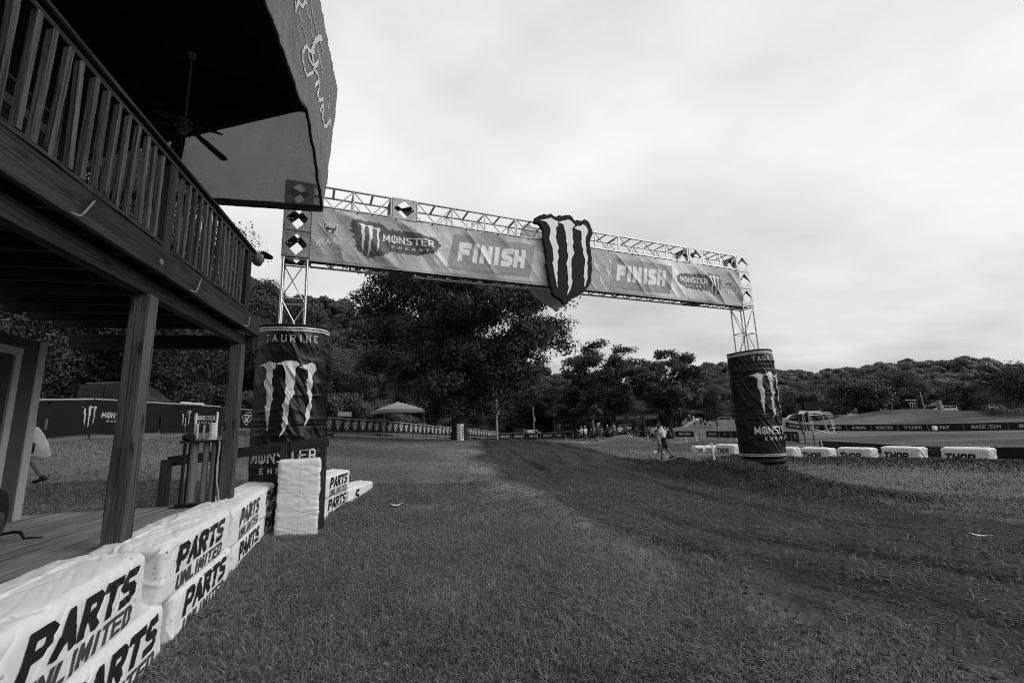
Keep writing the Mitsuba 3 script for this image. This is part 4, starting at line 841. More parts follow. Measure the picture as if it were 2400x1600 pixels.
# long printed banner over the beam
BS0, BS1, BZ0, BZ1 = .27, 13.05, 5.20, 6.44
BR = np.random.default_rng(12)
def banner_surf(q):
    s, z = q[:, 0], q[:, 1]; v = (z - BZ0) / (BZ1 - BZ0)
    amp = np.interp(s, [0, 1.2, 2.6, 4.2, 5.4, 8, 10, 11.2, 13], [1.3, 1.25, 1.0, .45, .45, .45, .5, .85, 1.1])
    sag = .030 * np.abs(np.sin((s - .28) * PI / .84)) * v ** 3
    k1 = s * .95 + z * .75; k2 = s * .22 - z * .25
    r1 = ridge(N3(k1 * 2.6, k2 * 1.2, 1, 71)) ** 3; r2 = ridge(N3(k1 * 6.0, k2 * 2.2 + 5, 1, 73)) ** 2; r3 = N3(s * 2.2, z * 7, 1, 75)
    fall = np.clip(v * 6, 0, 1) * np.clip((1 - v) * 8, 0, 1)
    d = .035 + fall * amp * (.085 * (r1 - .3) + .012 * (r2 - .4)) + .010 * (r3 - .5) + .018 * np.sin(np.clip(v, 0, 1) * PI)
    d = np.where(z > BZ0 + .035, d, .02 + 0 * d)
    d = np.maximum(d, .028)
    zz = z - sag
    P = BF + s[:, None] * BD + d[:, None] * BN; P[:, 2] = zz
    return P, np.broadcast_to(BN, P.shape)
s_, z_ = np.meshgrid(np.linspace(BS0, BS1, 900), np.linspace(BZ0, BZ1, 90), indexing='ij'); q = np.stack([s_.ravel(), z_.ravel()], -1)
bn_ = thing('finish_banner', 'long grey printed FINISH banner stretched over the arch beam', 'banner')
put('cloth', mikit.ply((banner_surf(q)[0], grid(900, 90)), 'banner_print', True, uv=q - [0, BZ0]), bn_)
# the underside flap and eyelet cords
fl = MB(); ss = np.linspace(BS0, BS1, 160)
fa = banner_surf(np.stack([ss, 0 * ss + BZ0 + .001], -1))[0]; dip = .05 * np.clip((F3(ss * .9, 2, 1, 3) - .42), 0, 1) * np.clip((ss - 10) / 1.5, 0, 1) * 3
fb = np.array([ar(s, -.10, BZ0 - .012 - dd) for s, dd in zip(ss, dip)]); fc_ = np.array([ar(s, -.17, BZ0 + .012) for s in ss])
fl.add(np.vstack([fa, fb, fc_]), np.vstack([np.array([(i, i + 1, i + 161, i + 160) for i in range(159)]), np.array([(i + 160, i + 161, i + 321, i + 320) for i in range(159)])]))
put('under_flap', fl.ply('dark', True, uv=False), bn_)
for s in np.arange(.35, 13.0, .84):
    put('eyelet', MB().tube(ar(s, .05, BZ1 - .03), ar(s, .062, BZ1 - .03), .018, 10).ply('black', uv=False), bn_)
put('seam', MB().path(banner_surf(np.stack([np.linspace(BS0, BS1, 500), 0 * np.zeros(500) + 5.80], -1))[0] + BN * .002, .0022, 4).ply('dark', True, uv=False), bn_)
def dec(name, poly, off, m, res=.05): put(name, mikit.ply(conform(poly, banner_surf, off, min(res, .03)), m, True), bn_)
def spiky(pts, seed, amp, step=.03):
    r = np.random.default_rng(seed); ring = LineString(list(pts) + [pts[0]]); n = int(ring.length / step); out = []
    c = np.mean(pts, 0)
    for i in range(n):
        p = np.array(ring.interpolate(i * step).coords[0]); d = (p - c) / np.linalg.norm(p - c); out.append(p + d * amp * (r.random() ** 2 - .2))
    return Polygon(out).buffer(0)
# star-like shards
def shard(s, z, k, flip=1):
    return affinity.translate(affinity.scale(Polygon([(-.10, .26), (-.015, .08), (.10, .03), (.05, -.03), (.16, -.26), (.0, -.10), (-.04, -.16), (-.06, -.04), (-.13, .06), (-.085, .08)]), k * flip, k, origin=(0, 0)), s, z)
for s, z, k, f in ((5.75, 6.04, .95, 1), (5.70, 5.60, .95, 1), (5.42, 5.30, .5, 1), (7.47, 5.92, .85, 1), (7.62, 5.50, .8, 1), (7.86, 5.78, .8, 1), (7.95, 6.12, .45, 1), (7.72, 5.33, .5, 1), (3.05, 6.20, .5, 1), (2.95, 5.50, .6, 1), (3.2, 5.95, .5, 1), (10.55, 6.22, .6, 1), (10.85, 5.52, .5, 1), (11.05, 5.40, .5, 1), (10.75, 5.33, .5, 1)): dec('shard_print', shard(s, z, k, f), .006, 'print_light')
def finish_panel(sl, zb, zt, wid_, so, sz, th):
    dec('word_panel', Polygon([(sl, zb), (sl + wid_, zb), (sl + wid_ + .20, zt), (sl + .20, zt)]), .006, 'print_box', .06)
    g = stroke_text('FINISH', 1.0, .30, .20, .06, .82); k = so[1] / width(g)
    dec('word', affinity.translate(affinity.scale(g, k, sz, origin=(0, 0)), so[0], th), .010, 'print_white', .06)
finish_panel(3.21, 5.37, 6.27, 2.17, (3.46, 1.84), .49, 5.58)
finish_panel(7.86, 5.35, 6.24, 2.15, (8.09, 1.83), .49, 5.56)
def brand(cl, cw, top, ms, mw, mz, splat, sd, h):
    dec('splatter_print', spiky(splat, sd, .09), .006, 'print_dark', .06)
    dec('claw_print', claw(h, cl, top), .010, 'print_white', .04)
    g = stroke_text('MONSTER', 1.0, .15, .0, .10, .75, serif=.11)
    o = affinity.translate(sbox(-.05, -.10, .05, 1.12), .72 * .75 + .15 + .10 + .30, 0); g = unary_union([g, o]); k = mw / width(g)
    dec('word', affinity.translate(affinity.scale(g, k, .17, origin=(0, 0)), ms, mz), .010, 'print_white', .04)
    g = stroke_text('ENERGY', 1.0, .17, .0, .75, .95); k = mw * .72 / width(g)
    dec('word', affinity.translate(affinity.scale(g, k, .060, origin=(0, 0)), ms + mw * .17, mz - .13), .010, 'print_light', .04)
brand(1.43, .5, 6.19, 1.74, 1.17, 5.83, [(1.05, 6.18), (1.2, 6.26), (1.7, 6.27), (1.85, 6.13), (2.5, 6.13), (2.95, 6.06), (3.04, 5.9), (2.98, 5.72), (2.5, 5.60), (1.95, 5.62), (1.75, 5.50), (1.45, 5.40), (1.2, 5.55)], 3, .74)
brand(11.86, .5, 6.13, 10.47, 1.10, 5.79, [(10.36, 5.9), (10.5, 6.05), (11.2, 6.08), (11.55, 6.08), (11.65, 6.17), (12.15, 6.15), (12.2, 6.0), (12.12, 5.62), (11.86, 5.42), (11.6, 5.60), (10.7, 5.60), (10.42, 5.72)], 4, .70)
def shield(cs, cz, w, h):
    out = Polygon([(-.5, .5), (0, .42), (.5, .5), (.46, .0), (.25, -.35), (0, -.5), (-.25, -.35), (-.46, 0)])
    inn = affinity.scale(out, .88, .90, origin=(0, 0))
    star = Polygon([(.20 * (1 if k % 2 == 0 else .42) * math.sin(k * PI / 5), -.17 + .20 * (1 if k % 2 == 0 else .42) * math.cos(k * PI / 5)) for k in range(10)])
    m = affinity.translate(affinity.scale(stroke_text('MX', 1, .24, .15, .1), .36, .28, origin=(0, 0)), -.36, .12)
    ring = out.difference(inn)
    f = lambda g: affinity.translate(affinity.scale(g, w, h, origin=(0, 0)), cs, cz)
    dec('badge', f(unary_union([ring, star])), .012, 'print_white', .05); dec('badge_field', f(inn), .006, 'print_dark', .05); dec('badge_word', f(m), .012, 'print_white', .05)
shield(.64, 5.95, .30, .30); shield(12.50, 5.90, .30, .26)
for s, z, w in ((.36, 5.56, .55), (12.42, 5.53, .44)):
    g = stroke_text('AMA', 1.0, .22, .25, .02, 1.0); dec('word', affinity.translate(affinity.scale(g, w / width(g), .19, origin=(0, 0)), s, z), .010, 'print_light', .05)
    dec('rule', sbox(s - .02, z - .035, s + w, z - .02), .010, 'print_light', .06)

# claw-shaped sign at mid-span
sg = thing('claw_sign', 'big black sign with three torn pale stripes in the middle of the arch', 'sign')
co = Polygon(CLAW_OUT).buffer(0)
ringc = LineString(CLAW_OUT + [CLAW_OUT[0]]); rr = np.random.default_rng(4); jag = []
for i in range(int(ringc.length / .055)):
    p = np.array(ringc.interpolate(i * .055).coords[0]); jag.append(p + rr.normal(0, .010, 2))
co = Polygon(jag).buffer(0)
if co.geom_type != 'Polygon': co = max(co.geoms, key=lambda g: g.area)
o0 = ar(0, .10, 0)
put('board', MB().prism(co, .12, (o0, BD, np.array([0, 0, 1.]))).ply('sign_black', uv=False), sg)
# note: BD x Z points to -BN or +BN; keep the stripes on the side towards the track
zc = np.cross(BD, [0, 0, 1.]); face = ar(0, .10 + (.12 if zc @ BN > 0 else 0), 0)
for g in CLAW3: put('stripe', MB().prism(g.simplify(.004), .014 if zc @ BN > 0 else -.014, (face, BD, np.array([0, 0, 1.]))).ply('sign_claw', uv=False), sg)
back = affinity.translate(affinity.scale(co, -1, 1), 0.05, .06)
put('rear_board', MB().prism(back, .10, (ar(0, -.78, 0), BD, np.array([0, 0, 1.]))).ply('sign_back', uv=False), sg)

# ------------------------------------------------------------------ can-shaped covers round the feet of the arch
def can_cover(cx, cy, label, seed, tyres):
    """black printed wrap round a drum; design faces the track"""
    R = .635; z0, z1 = .50, 3.70
    k = thing('can_cover', label, 'cover', 'can-shaped covers at the feet of the arch')
    phi0 = math.atan2(BN[1], BN[0]) - math.radians(8)
    c = np.array([cx, cy, 0])
    def surf(q):
        a, z = q[:, 0] / R, q[:, 1]                       # arc length to the right, height
        th = phi0 + a
        k1 = a * 1.6 + z * 1.5; k2 = a * .6 - z * .35
        w = np.clip((z - z0) * 2.2, 0, 1) * np.clip((z1 - z) * 3, 0, 1); side = .45 + .55 * np.clip(np.sin(th - phi0) * 1.2 + .4, 0, 1)
        d = w * side * (.050 * (ridge(N3(k1 * 2.6, k2 * 1.4, seed, 5)) ** 2 - .4) + .022 * (ridge(N3(k1 * 6.5, k2 * 2.5, seed, 6)) ** 2 - .4)) + .016 * w * (ridge(N3(a * 1.2, z * 7, seed, 8)) ** 3) - .018 * gauss(z - 1.80, .012)
        r = R + d
        n = np.stack([np.cos(th), np.sin(th), 0 * th], -1)
        P = c + n * r[:, None]; P[:, 2] = z + .02 * np.sin(th * 2 + seed) * (z > 3)
        return P, n
    A, Z = np.meshgrid(np.linspace(-PI * R, PI * R, 300), np.linspace(z0, z1, 240), indexing='ij')
    q = np.stack([A.ravel(), Z.ravel()], -1)
    put('wrap', mikit.ply((surf(q)[0], grid(300, 240)), 'can_wrap', True), k)
    def d(name, poly, m, off=.006, res=.03): put(name, mikit.ply(conform(poly, surf, off, res), m, True), k)
    for za, zb in ((3.585, 3.615), (3.635, 3.665), (.525, .55), (.57, .595)):
        d('band', sbox(-PI * R, za, PI * R, zb), 'can_band', .008, .06)
    g = stroke_text('TAURINE', 1.0, .11, 0, .55, 1.0, serif=.13); kx_ = .98 / width(g)
    d('word', affinity.translate(affinity.scale(g, kx_, .135, origin=(0, 0)), -.49 + .06, 3.375), 'can_print')
    d('claw_print', affinity.scale(claw(1.42, -.02, 3.03), 1.12, 1, origin=(0, 0)), 'can_print', .007, .02)
    g = stroke_text('MONSTER', 1.0, .15, 0, .10, .75, serif=.11); g = unary_union([g, affinity.translate(sbox(-.05, -.10, .05, 1.12), .72 * .75 + .15 + .10 + .30, 0)])
    d('word', affinity.translate(affinity.scale(g, 1.22 / width(g), .22, origin=(0, 0)), -.61, 1.17), 'can_print')
    g = stroke_text('ENERGY', 1.0, .16, 0, .7, 1.0); d('word', affinity.translate(affinity.scale(g, .80 / width(g), .095, origin=(0, 0)), -.36, .985), 'can_print')
    # rims and tyre stack at the foot
    put('top_rim', MB().path([c + [(R + .008) * math.cos(t), (R + .008) * math.sin(t), z1 + .02 * math.sin(t * 2 + seed)] for t in np.linspace(0, 2 * PI, 60)], .022, 7).ply('black', True, uv=False), k)
    put('lid', MB().tube(c + [0, 0, z1 - .03], c + [0, 0, z1 - .01], R - .01, 40).ply('black', uv=False), k)
    return k, c
can_cover(-4.36, 8.87, 'tall black can-shaped cover with three pale claw stripes, beside the timber deck', 1, False)
_, cR = can_cover(7.60, 14.40, 'tall black can-shaped cover standing in the grass at the right foot of the arch', 4, True)
TY = [(np.array([-4.36, 8.87, 0]), 'left')] + [(cR, 'right')]
for c, side in TY:
    for i in range(3):
        t = thing('tyre', f'black tyre stacked under the {side} can-shaped cover, ' + ('lowest', 'middle', 'topmost')[i] + ' of three', 'tyre', 'tyres stacked under the can-shaped covers')
        prof = np.array([(.42, .01), (.55, 0), (.63, .025), (.655, .08), (.63, .135), (.55, .16), (.42, .15)]) ; th = np.linspace(0, 2 * PI, 49)
        V = np.stack([np.outer(np.cos(th), prof[:, 0]), np.outer(np.sin(th), prof[:, 0]), np.outer(np.ones(49), prof[:, 1])], -1).reshape(-1, 3)
        scene[t] = mikit.ply((V + c + [.03 * (i % 2), .015 * i, -.03 + i * .165], grid(49, 7)), 'rubber', True)
# ------------------------------------------------------------------ padded track blocks
def wrinkles(P, N, L, W, H, seed, mode):
    x, y, z = P[:, 0], P[:, 1], P[:, 2]; s = seed * 1.7
    tw, fw = np.clip(N[:, 2], 0, 1), np.clip(np.abs(N[:, 1]), 0, 1); ew = np.clip(np.abs(N[:, 0]), 0, 1)
    d = .012 * (F3(x * 1.7 + s, y * 2.2, z * 2.2, seed) - .5)
    R_ = lambda u, v, w, sd, p: ridge(N3(u, v, w, seed + sd)) ** p
    if mode == 'up':                                     # standing on end: tight gathers across
        edge = .30 + .70 * np.clip((np.abs(y) / (W / 2)) ** 3 * 1.3, 0, 1)
        d = d + .014 * edge * R_(x * 7 + 3.5 * N3(y * 3, z * 3, s, 2) + s, y * 2.6, z * 2.5, 3, 6) + .009 * (.5 + edge) * R_(x * 17 + 4 * y + 3 * N3(x * 3, y * 4, s, 4), y * 4.2, z * 4, 5, 5) + .003 * R_(x * 36 - 6 * y, y * 7, z * 6, 6, 3)
        d = d + .035 * (1 - (2 * y / W) ** 2) * (1 - (2 * x / L) ** 4)
        return d + .006 * gauss(y - .03, .008) - .02
    # top: pitched up to a raised welt, fine taut folds running along it at a slant
    d = d + tw * (.028 * (1 - (2 * y / W) ** 2) + .014 * gauss(y + .05 * np.sin(x * 1.3 + s) + .02, .009))
    d = d + tw * (.005 * R_(x * .7 + s, (y + .34 * x) * 8, 1, 1, 5) - .010 * R_(x * .8, (y - .24 * x) * 10 + s, 2, 2, 12) - .006 * R_(x * 1.2, (y + .30 * x) * 20, 2, 12, 9) + .0015 * R_(x * 2, (y + .28 * x) * 36, 2, 14, 3))
    # long sides: slack drapes falling from the top edge, creased
    hi = np.clip(.5 + z / H, 0, 1)
    d = d + fw * (.012 * R_((x + .55 * z) * 2.2 + s, z * .9, 3, 4, 8) - .014 * hi * R_((x - .9 * z) * 3.6 + s, z * 1.8, 4, 6, 12) - .008 * R_((x + .7 * z) * 7 + s, z * 2.4, 5, 13, 10) + .002 * R_(x * 16 + z * 7, z * 4, 5, 15, 4) - .002)
    # ends: folded in like a parcel, with creases from the corners
    fold = np.maximum(gauss(np.abs(y) / W - np.abs(z + .12 * H) / H * .9 + .05, .05), .6 * gauss(z - .06 * np.sin(y * 8 + s), .018))
    d = d + ew * (.024 * fold + .018 * R_(y * 2.6 + z * 2.2 + s, z * 1.6 - y, 6, 7, 5) + .010 * R_(y * 7 - z * 5, z * 4, s, 8, 3) - .03)
    e2 = np.clip((np.abs(x) - L / 2 + .26) / .26, 0, 1) ** 1.5
    return d + (tw + fw) * e2 * (.018 * R_(x * 4 + s, (y + z) * 2.6, 7, 9, 5) + .008 * R_(x * 9, (y - z) * 6, 8, 10, 4)) - .03 * e2 * (tw + fw) * .5
def round_box(P, h, r):
    inner = np.clip(P, -(h - r), h - r); n = P - inner; l = np.linalg.norm(n, axis=1, keepdims=True)
    n = n / np.maximum(l, 1e-9); return inner + r * n, n
def block_mesh(L, W, H, seed, mode, res, r=.06):
    h = np.array([L, W, H]) / 2; V, F, n = [], [], 0
    for ax in range(3):
        b, c = (ax + 1) % 3, (ax + 2) % 3; nb, nc = max(4, int(2 * h[b] / res)), max(4, int(2 * h[c] / res))
        B, C = np.meshgrid(np.linspace(-1, 1, nb + 1), np.linspace(-1, 1, nc + 1), indexing='ij')
        for sg in (-1, 1):
            P = np.zeros((B.size, 3)); P[:, ax] = sg * h[ax]; P[:, b] = B.ravel() * h[b]; P[:, c] = C.ravel() * h[c]
            f = grid(nb + 1, nc + 1); f = f if sg > 0 else f[:, ::-1]
            V.append(P); F.append(f + n); n += len(P)
    V, F = np.vstack(V), np.vstack(F)
    m = trimesh.Trimesh(V, np.vstack([F[:, [0, 1, 2]], F[:, [0, 2, 3]]]), process=False); m.merge_vertices(digits_vertex=6)
    P, N = round_box(m.vertices, h, r)
    return P + N * wrinkles(P, N, L, W, H, seed, mode)[:, None], m.faces
def block(label, origin, X, Y, L, W, H, seed, mode='lie', text=None, res=.013, m='vinyl', group='white padded blocks beside the deck', tilt=0.0, name='padded_block'):
    """X along its length, Y out of its printed face"""
    k = thing(name, label, 'block', group); Z = np.cross(Y, X); Z = Z / np.linalg.norm(Z)
    if tilt: X, Z = X * math.cos(tilt) + Z * math.sin(tilt), Z * math.cos(tilt) - X * math.sin(tilt)
    Rm = np.column_stack([X, Y, Z]); o = np.asarray(origin, float)
    v, f = block_mesh(L, W, H, seed, mode, res); f = f[:, ::-1]
    put('cover', mikit.ply((v @ Rm.T + o, f), m, True), k)
    def surf(q):
        h = np.array([L, W, H]) / 2
        P = np.column_stack([q[:, 0], np.full(len(q), h[1]), q[:, 1]]); P[:, 0] = np.clip(P[:, 0], -h[0], h[0]); P[:, 2] = np.clip(P[:, 2], -h[2], h[2])
        p, n = round_box(P, h, .06); p = p + n * wrinkles(p, n, L, W, H, seed, mode)[:, None]
        return p @ Rm.T + o, n @ Rm.T
    for nm, g, mm in (text or []): put(nm, mikit.ply(conform(g, surf, .0065, res * 1.3), mm, True), k)
    return k
def words(L, H, s=1.0, dx=0.0, dz=0.0):
    g = stroke_text('PARTS', 1.0, .25, .24, .06, .86); k = 1.28 * s / width(g)
    p = affinity.translate(affinity.scale(g, k, .205, origin=(0, 0)), -.66 * s + dx, -.035 + dz)
    g2 = stroke_text('UNLIMITED', 1.0, .20, .24, .10, .80); u = affinity.translate(affinity.scale(g2, 1.22 * s / width(g2), .115, origin=(0, 0)), -.66 * s + dx, -.175 + dz)
    return [('word', p, 'ink'), ('small_word', u, 'ink_soft')]
def row(a, o, z, y=0.0): return RO + R1 * a + R2 * o + np.array([0, 0, z])
BL, BW, BH = 1.74, .56, .40
specs = [(-.90, -.29, .185, .02, 'lowest white block at the bottom edge of the picture, under the nearest one'), (.95, -.28, .180, -.01, 'bottom-row white block second from the camera, in front of the deck post'), (2.76, -.28, .178, .01, 'third bottom-row white block from the camera along the boardwalk'), (4.52, -.30, .18, -.01, 'bottom-row white block half hidden behind the upright one')]
for i, (a, o, z, yw, lb) in enumerate(specs):
    X = rotz(yw) @ R1; block(lb, row(a, o, z), X, np.cross([0, 0, 1.], X) * -1, BL, BW, BH, 20 + i, text=words(BL, BH, 1.0, .08 if i == 0 else 0, -.01), res=.0105 if i < 2 else .014)
tops = [(-1.27, -.31, .615, .03, 0.0, 'nearest top-row white block at the lower left corner'), (.70, -.29, .600, -.02, .015, 'top-row white block second from the camera, its end folded in'), (2.56, -.28, .590, .015, 0.0, 'third top-row white block from the camera along the boardwalk'), (4.30, -.29, .600, 0.0, .01, 'farthest top-row white block, touching the upright one')]
for i, (a, o, z, yw, tl, lb) in enumerate(tops):
    X = rotz(yw) @ R1; block(lb, row(a, o, z), X, np.cross([0, 0, 1.], X) * -1, BL, BW + .02, BH + .05, 30 + i, text=words(BL, BH, 1.0, .08 if i == 0 else .03 * i, .0), tilt=tl, res=.0105 if i < 2 else .014)
# the one on end: length axis up
yw = math.radians(24); fx = np.array([math.cos(yw), math.sin(yw), 0]); fn = np.array([math.sin(yw), -math.cos(yw), 0])
k = block('white padded block standing upright on its end where the row stops', [-3.70, 7.96, .615], np.array([.015, -.01, 1.0]), fx, 1.27, .66, .44, 41, 'up')
# the little stack beyond it
e1 = np.array([math.sin(math.radians(-4)), math.cos(math.radians(-4)), 0]); e1n = np.array([e1[1], -e1[0], 0])
block('lower white block of the small stack right of the upright one', np.array([-3.72, 9.20, .20]) + e1 * .62 - e1n * .27, e1, e1n, 1.60, .58, .44, 51, text=words(1.55, .42, .92))
block('white block lying on top of the small stack right of the upright one', np.array([-3.64, 9.05, .625]) + e1 * .66 - e1n * .28, e1, e1n, 1.56, .58, .42, 52, text=words(1.5, .42, .92))
e2 = np.array([math.sin(math.radians(4)), math.cos(math.radians(4)), 0]); e2n = np.array([e2[1], -e2[0], 0])
_S = stroke_text('S', 1.0, .25, .2, 0, 1.0); _S = affinity.translate(affinity.scale(_S, .26 / width(_S), .25, origin=(0, 0)), -.42, -.10)
block('farthest white block behind the small stack, only its end letter showing', np.array([-3.80, 10.35, .22]) + e2 * .75 - e2n * .20, e2, e2n, 1.5, .58, .42, 53, text=[('word', _S, 'ink')])
block('pale padded block standing on end beside the oak trunk', [-3.02, 25.3, float(gz(-3.02, 25.3)) + .44], np.array([0, 0, 1.]), np.array([.9, -.436, 0]), .95, .32, .30, 55, 'up', text=[('print', unary_union([sbox(-.30 + .13 * i, -.08, -.22 + .13 * i, .08) for i in range(5)]), 'ink')], res=.035, m='vinyl_far', group=None)
# the far row on the right
FR = [(10.95, 24.0), (11.45, 22.3), (11.98, 20.75), (12.5, 19.3), (13.05, 17.85), (13.62, 16.4), (14.35, 14.85), (15.25, 13.15)]
g = stroke_text('THOR', 1.0, .25, .22, .06, .95); g = affinity.translate(affinity.scale(g, .80 / width(g), .24, origin=(0, 0)), -.52, -.17)
NTH = ('eighth', 'seventh', 'sixth', 'fifth', 'fourth', 'third', 'second', 'first')
th = np.array([.372, -.928, 0])
for i, (x, y) in enumerate(FR):
    X = rotz(.03 * math.sin(i * 2.3)) @ th; Y = np.array([X[1], -X[0], 0])
    block(f'white padded block with black lettering, {NTH[i]} from the right in the row beyond the bank', [x, y, float(gz(x, y, False)) + .20], X, Y, 1.22, .52, .46, 60 + i, text=[('word', g, 'ink')], res=.03, m='vinyl', group='white padded blocks beyond the bank')
for i, (x, y) in enumerate([(9.75, 24.9), (10.35, 25.1), (10.9, 25.35), (11.5, 25.4)]):
    X = np.array([.97, .24, 0]); X /= np.linalg.norm(X); Y = np.array([X[1], -X[0], 0])
    block('white padded block with black lettering, ' + ('leftmost', 'second', 'third', 'fourth')[i] + ' of the four left of the right can-shaped cover', [x * 1.02, y * 1.02, float(gz(x, y, False)) + .12], X, Y, .60, .45, .34, 80 + i, text=[('word', affinity.scale(g, .55, .85, origin=(0, 0)), 'ink')], res=.035, m='vinyl', group='white padded blocks left of the right-hand cover')
# ------------------------------------------------------------------ people
def ball(c, r, n=1):
    m = trimesh.creation.icosphere(n, 1.0); return m.vertices * np.asarray(r) + np.asarray(c, float)
def limb(a, ra, b, rb, n=1): return m3.Manifold.hull_points(np.vstack([ball(a, ra, n), ball(b, rb, n)]))
def body(hulls, smooth=0, refine=None):
    m = m3.Manifold.batch_boolean(hulls, m3.OpType.Add)
    if refine: m = m.refine_to_length(refine)
    q = m.to_mesh(); t = trimesh.Trimesh(q.vert_properties[:, :3], q.tri_verts, process=True)
    if smooth: trimesh.smoothing.filter_taubin(t, iterations=smooth)
    return t
def person(H=1.75, lean=0.0, legs=(0.12, -0.12), arms=((.1, .15), (-.1, .15)), knee=(.1, .1), head=0.0, detail=1, skirt=False, short=True, stoop=0.0, side=.0):
    """meshes of a figure facing +y, feet at z = 0; legs, arms: swing forwards in radians (arms: shoulder, elbow)"""
    n = detail
    up = lambda f, a: np.array([0, f * math.sin(a), f * math.cos(a)])
    hipz = .515 * H
    hip = np.array([0, 0, hipz]); chest = hip + up(.21 * H, lean); neck = hip + up(.305 * H, lean) + [0, stoop * .02, 0]
    hd = neck + up(.085 * H, lean + head)
    sk, cl, sh, shoes = [], [], [], []
    feet = []
    for s, sw, kn in ((-1, legs[0], knee[0]), (1, legs[1], knee[1])):
        h = hip + [s * .052 * H, 0, -.01 * H]
        k = h + np.array([s * .005 * H, math.sin(sw) * .245 * H, -math.cos(sw) * .245 * H])
        b = sw - kn; a = k + np.array([0, math.sin(b) * .225 * H, -math.cos(b) * .225 * H])
        toe = a + np.array([s * .01 * H, .085 * H * math.cos(min(b, .3)), -.018 * H + .05 * H * min(b, 0)]); heel = a + np.array([0, -.025 * H, -.02 * H])
        sk += [limb(h, .052 * H, k, .033 * H, n), limb(k, .033 * H, k * .6 + a * .4 + [0, -.008 * H, 0], .034 * H, n), limb(k * .6 + a * .4 + [0, -.008 * H, 0], .034 * H, a, .021 * H, n)]
        shoes.append((limb(heel, np.array([.024, .03, .022]) * H, toe, np.array([.026, .03, .016]) * H, n), limb(a, .025 * H, heel, .022 * H, n)))
        mid = h * .12 + k * .88 if short else a * .9 + k * .1
        sh += [limb(h + [0, 0, .01 * H], .060 * H, mid, .049 * H, n)] if short else [limb(h, .060 * H, k, .043 * H, n), limb(k, .043 * H, mid, .034 * H, n)]
        feet.append(min(heel[2], toe[2]) - .02 * H)
    sh += [limb(hip + [-.045 * H, 0, .0], np.array([.05, .058, .05]) * H, hip + [.045 * H, 0, .0], np.array([.05, .058, .05]) * H, n), limb(hip, np.array([.085, .062, .05]) * H, hip + up(.05 * H, lean), np.array([.08, .058, .04]) * H, n)]
    sk += [limb(hip, np.array([.085, .055, .06]) * H, chest, np.array([.095, .062, .07]) * H, n), limb(chest, np.array([.09, .058, .06]) * H, neck - up(.03 * H, lean), np.array([.06, .04, .03]) * H, n), limb(neck - up(.02 * H, lean), .032 * H, hd, .03 * H, n)]
    hb = [m3.Manifold.hull_points(np.vstack([ball(hd + [0, -.006 * H, .012 * H], np.array([.044, .053, .050]) * H, n + 1), ball(hd + [0, .018 * H, -.032 * H], np.array([.028, .030, .024]) * H, n)])),
          limb(hd + [0, .050 * H, -.002 * H], .006 * H, hd + [0, .057 * H, -.016 * H], .009 * H, n), m3.Manifold.hull_points(ball(hd + [0, .044 * H, -.034 * H], np.array([.014, .008, .006]) * H, 1))]
    hb += [m3.Manifold.hull_points(ball(hd + [s * .046 * H, -.004 * H, -.008 * H], np.array([.007, .014, .018]) * H, 1)) for s in (-1, 1)]
    sk += hb
    cl += [limb(hip + up(.015 * H, lean), np.array([.092, .066, .03]) * H, chest, np.array([.102, .070, .07]) * H, n), limb(chest, np.array([.100, .068, .06]) * H, neck - up(.045 * H, lean), np.array([.065, .045, .025]) * H, n)]
    hands = []
    for s, (sw, el) in ((-1, arms[0]), (1, arms[1])):
        S = neck + np.array([s * .098 * H, 0, 0]) - up(.035 * H, lean)
        ab = .16 + side * (s > 0)
        E = S + np.array([s * math.sin(ab) * .175 * H, math.sin(sw) * .175 * H, -math.cos(sw) * math.cos(ab) * .175 * H])
        f = sw + el; Wp = E + np.array([s * .02 * H, math.sin(f) * .145 * H, -math.cos(f) * .145 * H])
        sk += [limb(S, .030 * H, E, .023 * H, n), limb(E, .024 * H, E * .6 + Wp * .4, .022 * H, n), limb(E * .6 + Wp * .4, .022 * H, Wp, .015 * H, n)]
        dv = np.array([0, math.sin(f), -math.cos(f)]); pal = Wp + dv * .045 * H; wv = np.array([0, math.cos(f), math.sin(f)])
        sk.append(m3.Manifold.hull_points(np.vstack([ball(Wp, .013 * H, 1), ball(pal + wv * .016 * H, np.array([.007, .009, .009]) * H, 1), ball(pal - wv * .016 * H, np.array([.007, .009, .009]) * H, 1)])))
        for j, fl in enumerate((.036, .042, .040, .031)):
            p0 = pal + wv * (.018 - .012 * j) * H; p1 = p0 + (dv * .75 - np.array([s, 0, 0]) * .45) * fl * .55 * H; p2 = p1 + (dv * .45 - np.array([s, 0, 0]) * .75) * fl * .5 * H
            sk += [limb(p0, .0055 * H, p1, .005 * H, 1), limb(p1, .005 * H, p2, .004 * H, 1)]
        t0 = Wp + dv * .02 * H + wv * .012 * H; t1 = t0 + dv * .018 * H + wv * .020 * H - np.array([s, 0, 0]) * .006 * H
        sk += [limb(t0, .007 * H, t1, .006 * H, 1), limb(t1, .006 * H, t1 + dv * .02 * H, .005 * H, 1)]
        cl.append(limb(S, .040 * H, S * .38 + E * .62, .036 * H, n)); hands.append(pal)
    hr = [m3.Manifold.hull_points(np.vstack([ball(hd + [0, -.014 * H, .022 * H], np.array([.049, .052, .047]) * H, n + 1), ball(hd + [0, .026 * H, .050 * H], np.array([.030, .018, .014]) * H, 1)]))]
    dz = -min(feet)
    out = dict(body=body(sk, 4 if detail > 1 else 0, .018 * H if detail > 1 else None), shirt=body(cl, 3 if detail > 1 else 0, .03 * H if detail > 1 else None), shorts=body(sh), hair=body(hr), shoe=[body(list(q)) for q in shoes], hands=hands, head=hd)
    for q in ('body', 'shirt', 'shorts', 'hair'): out[q].apply_translation([0, 0, dz])
    for q in out['shoe']: q.apply_translation([0, 0, dz])
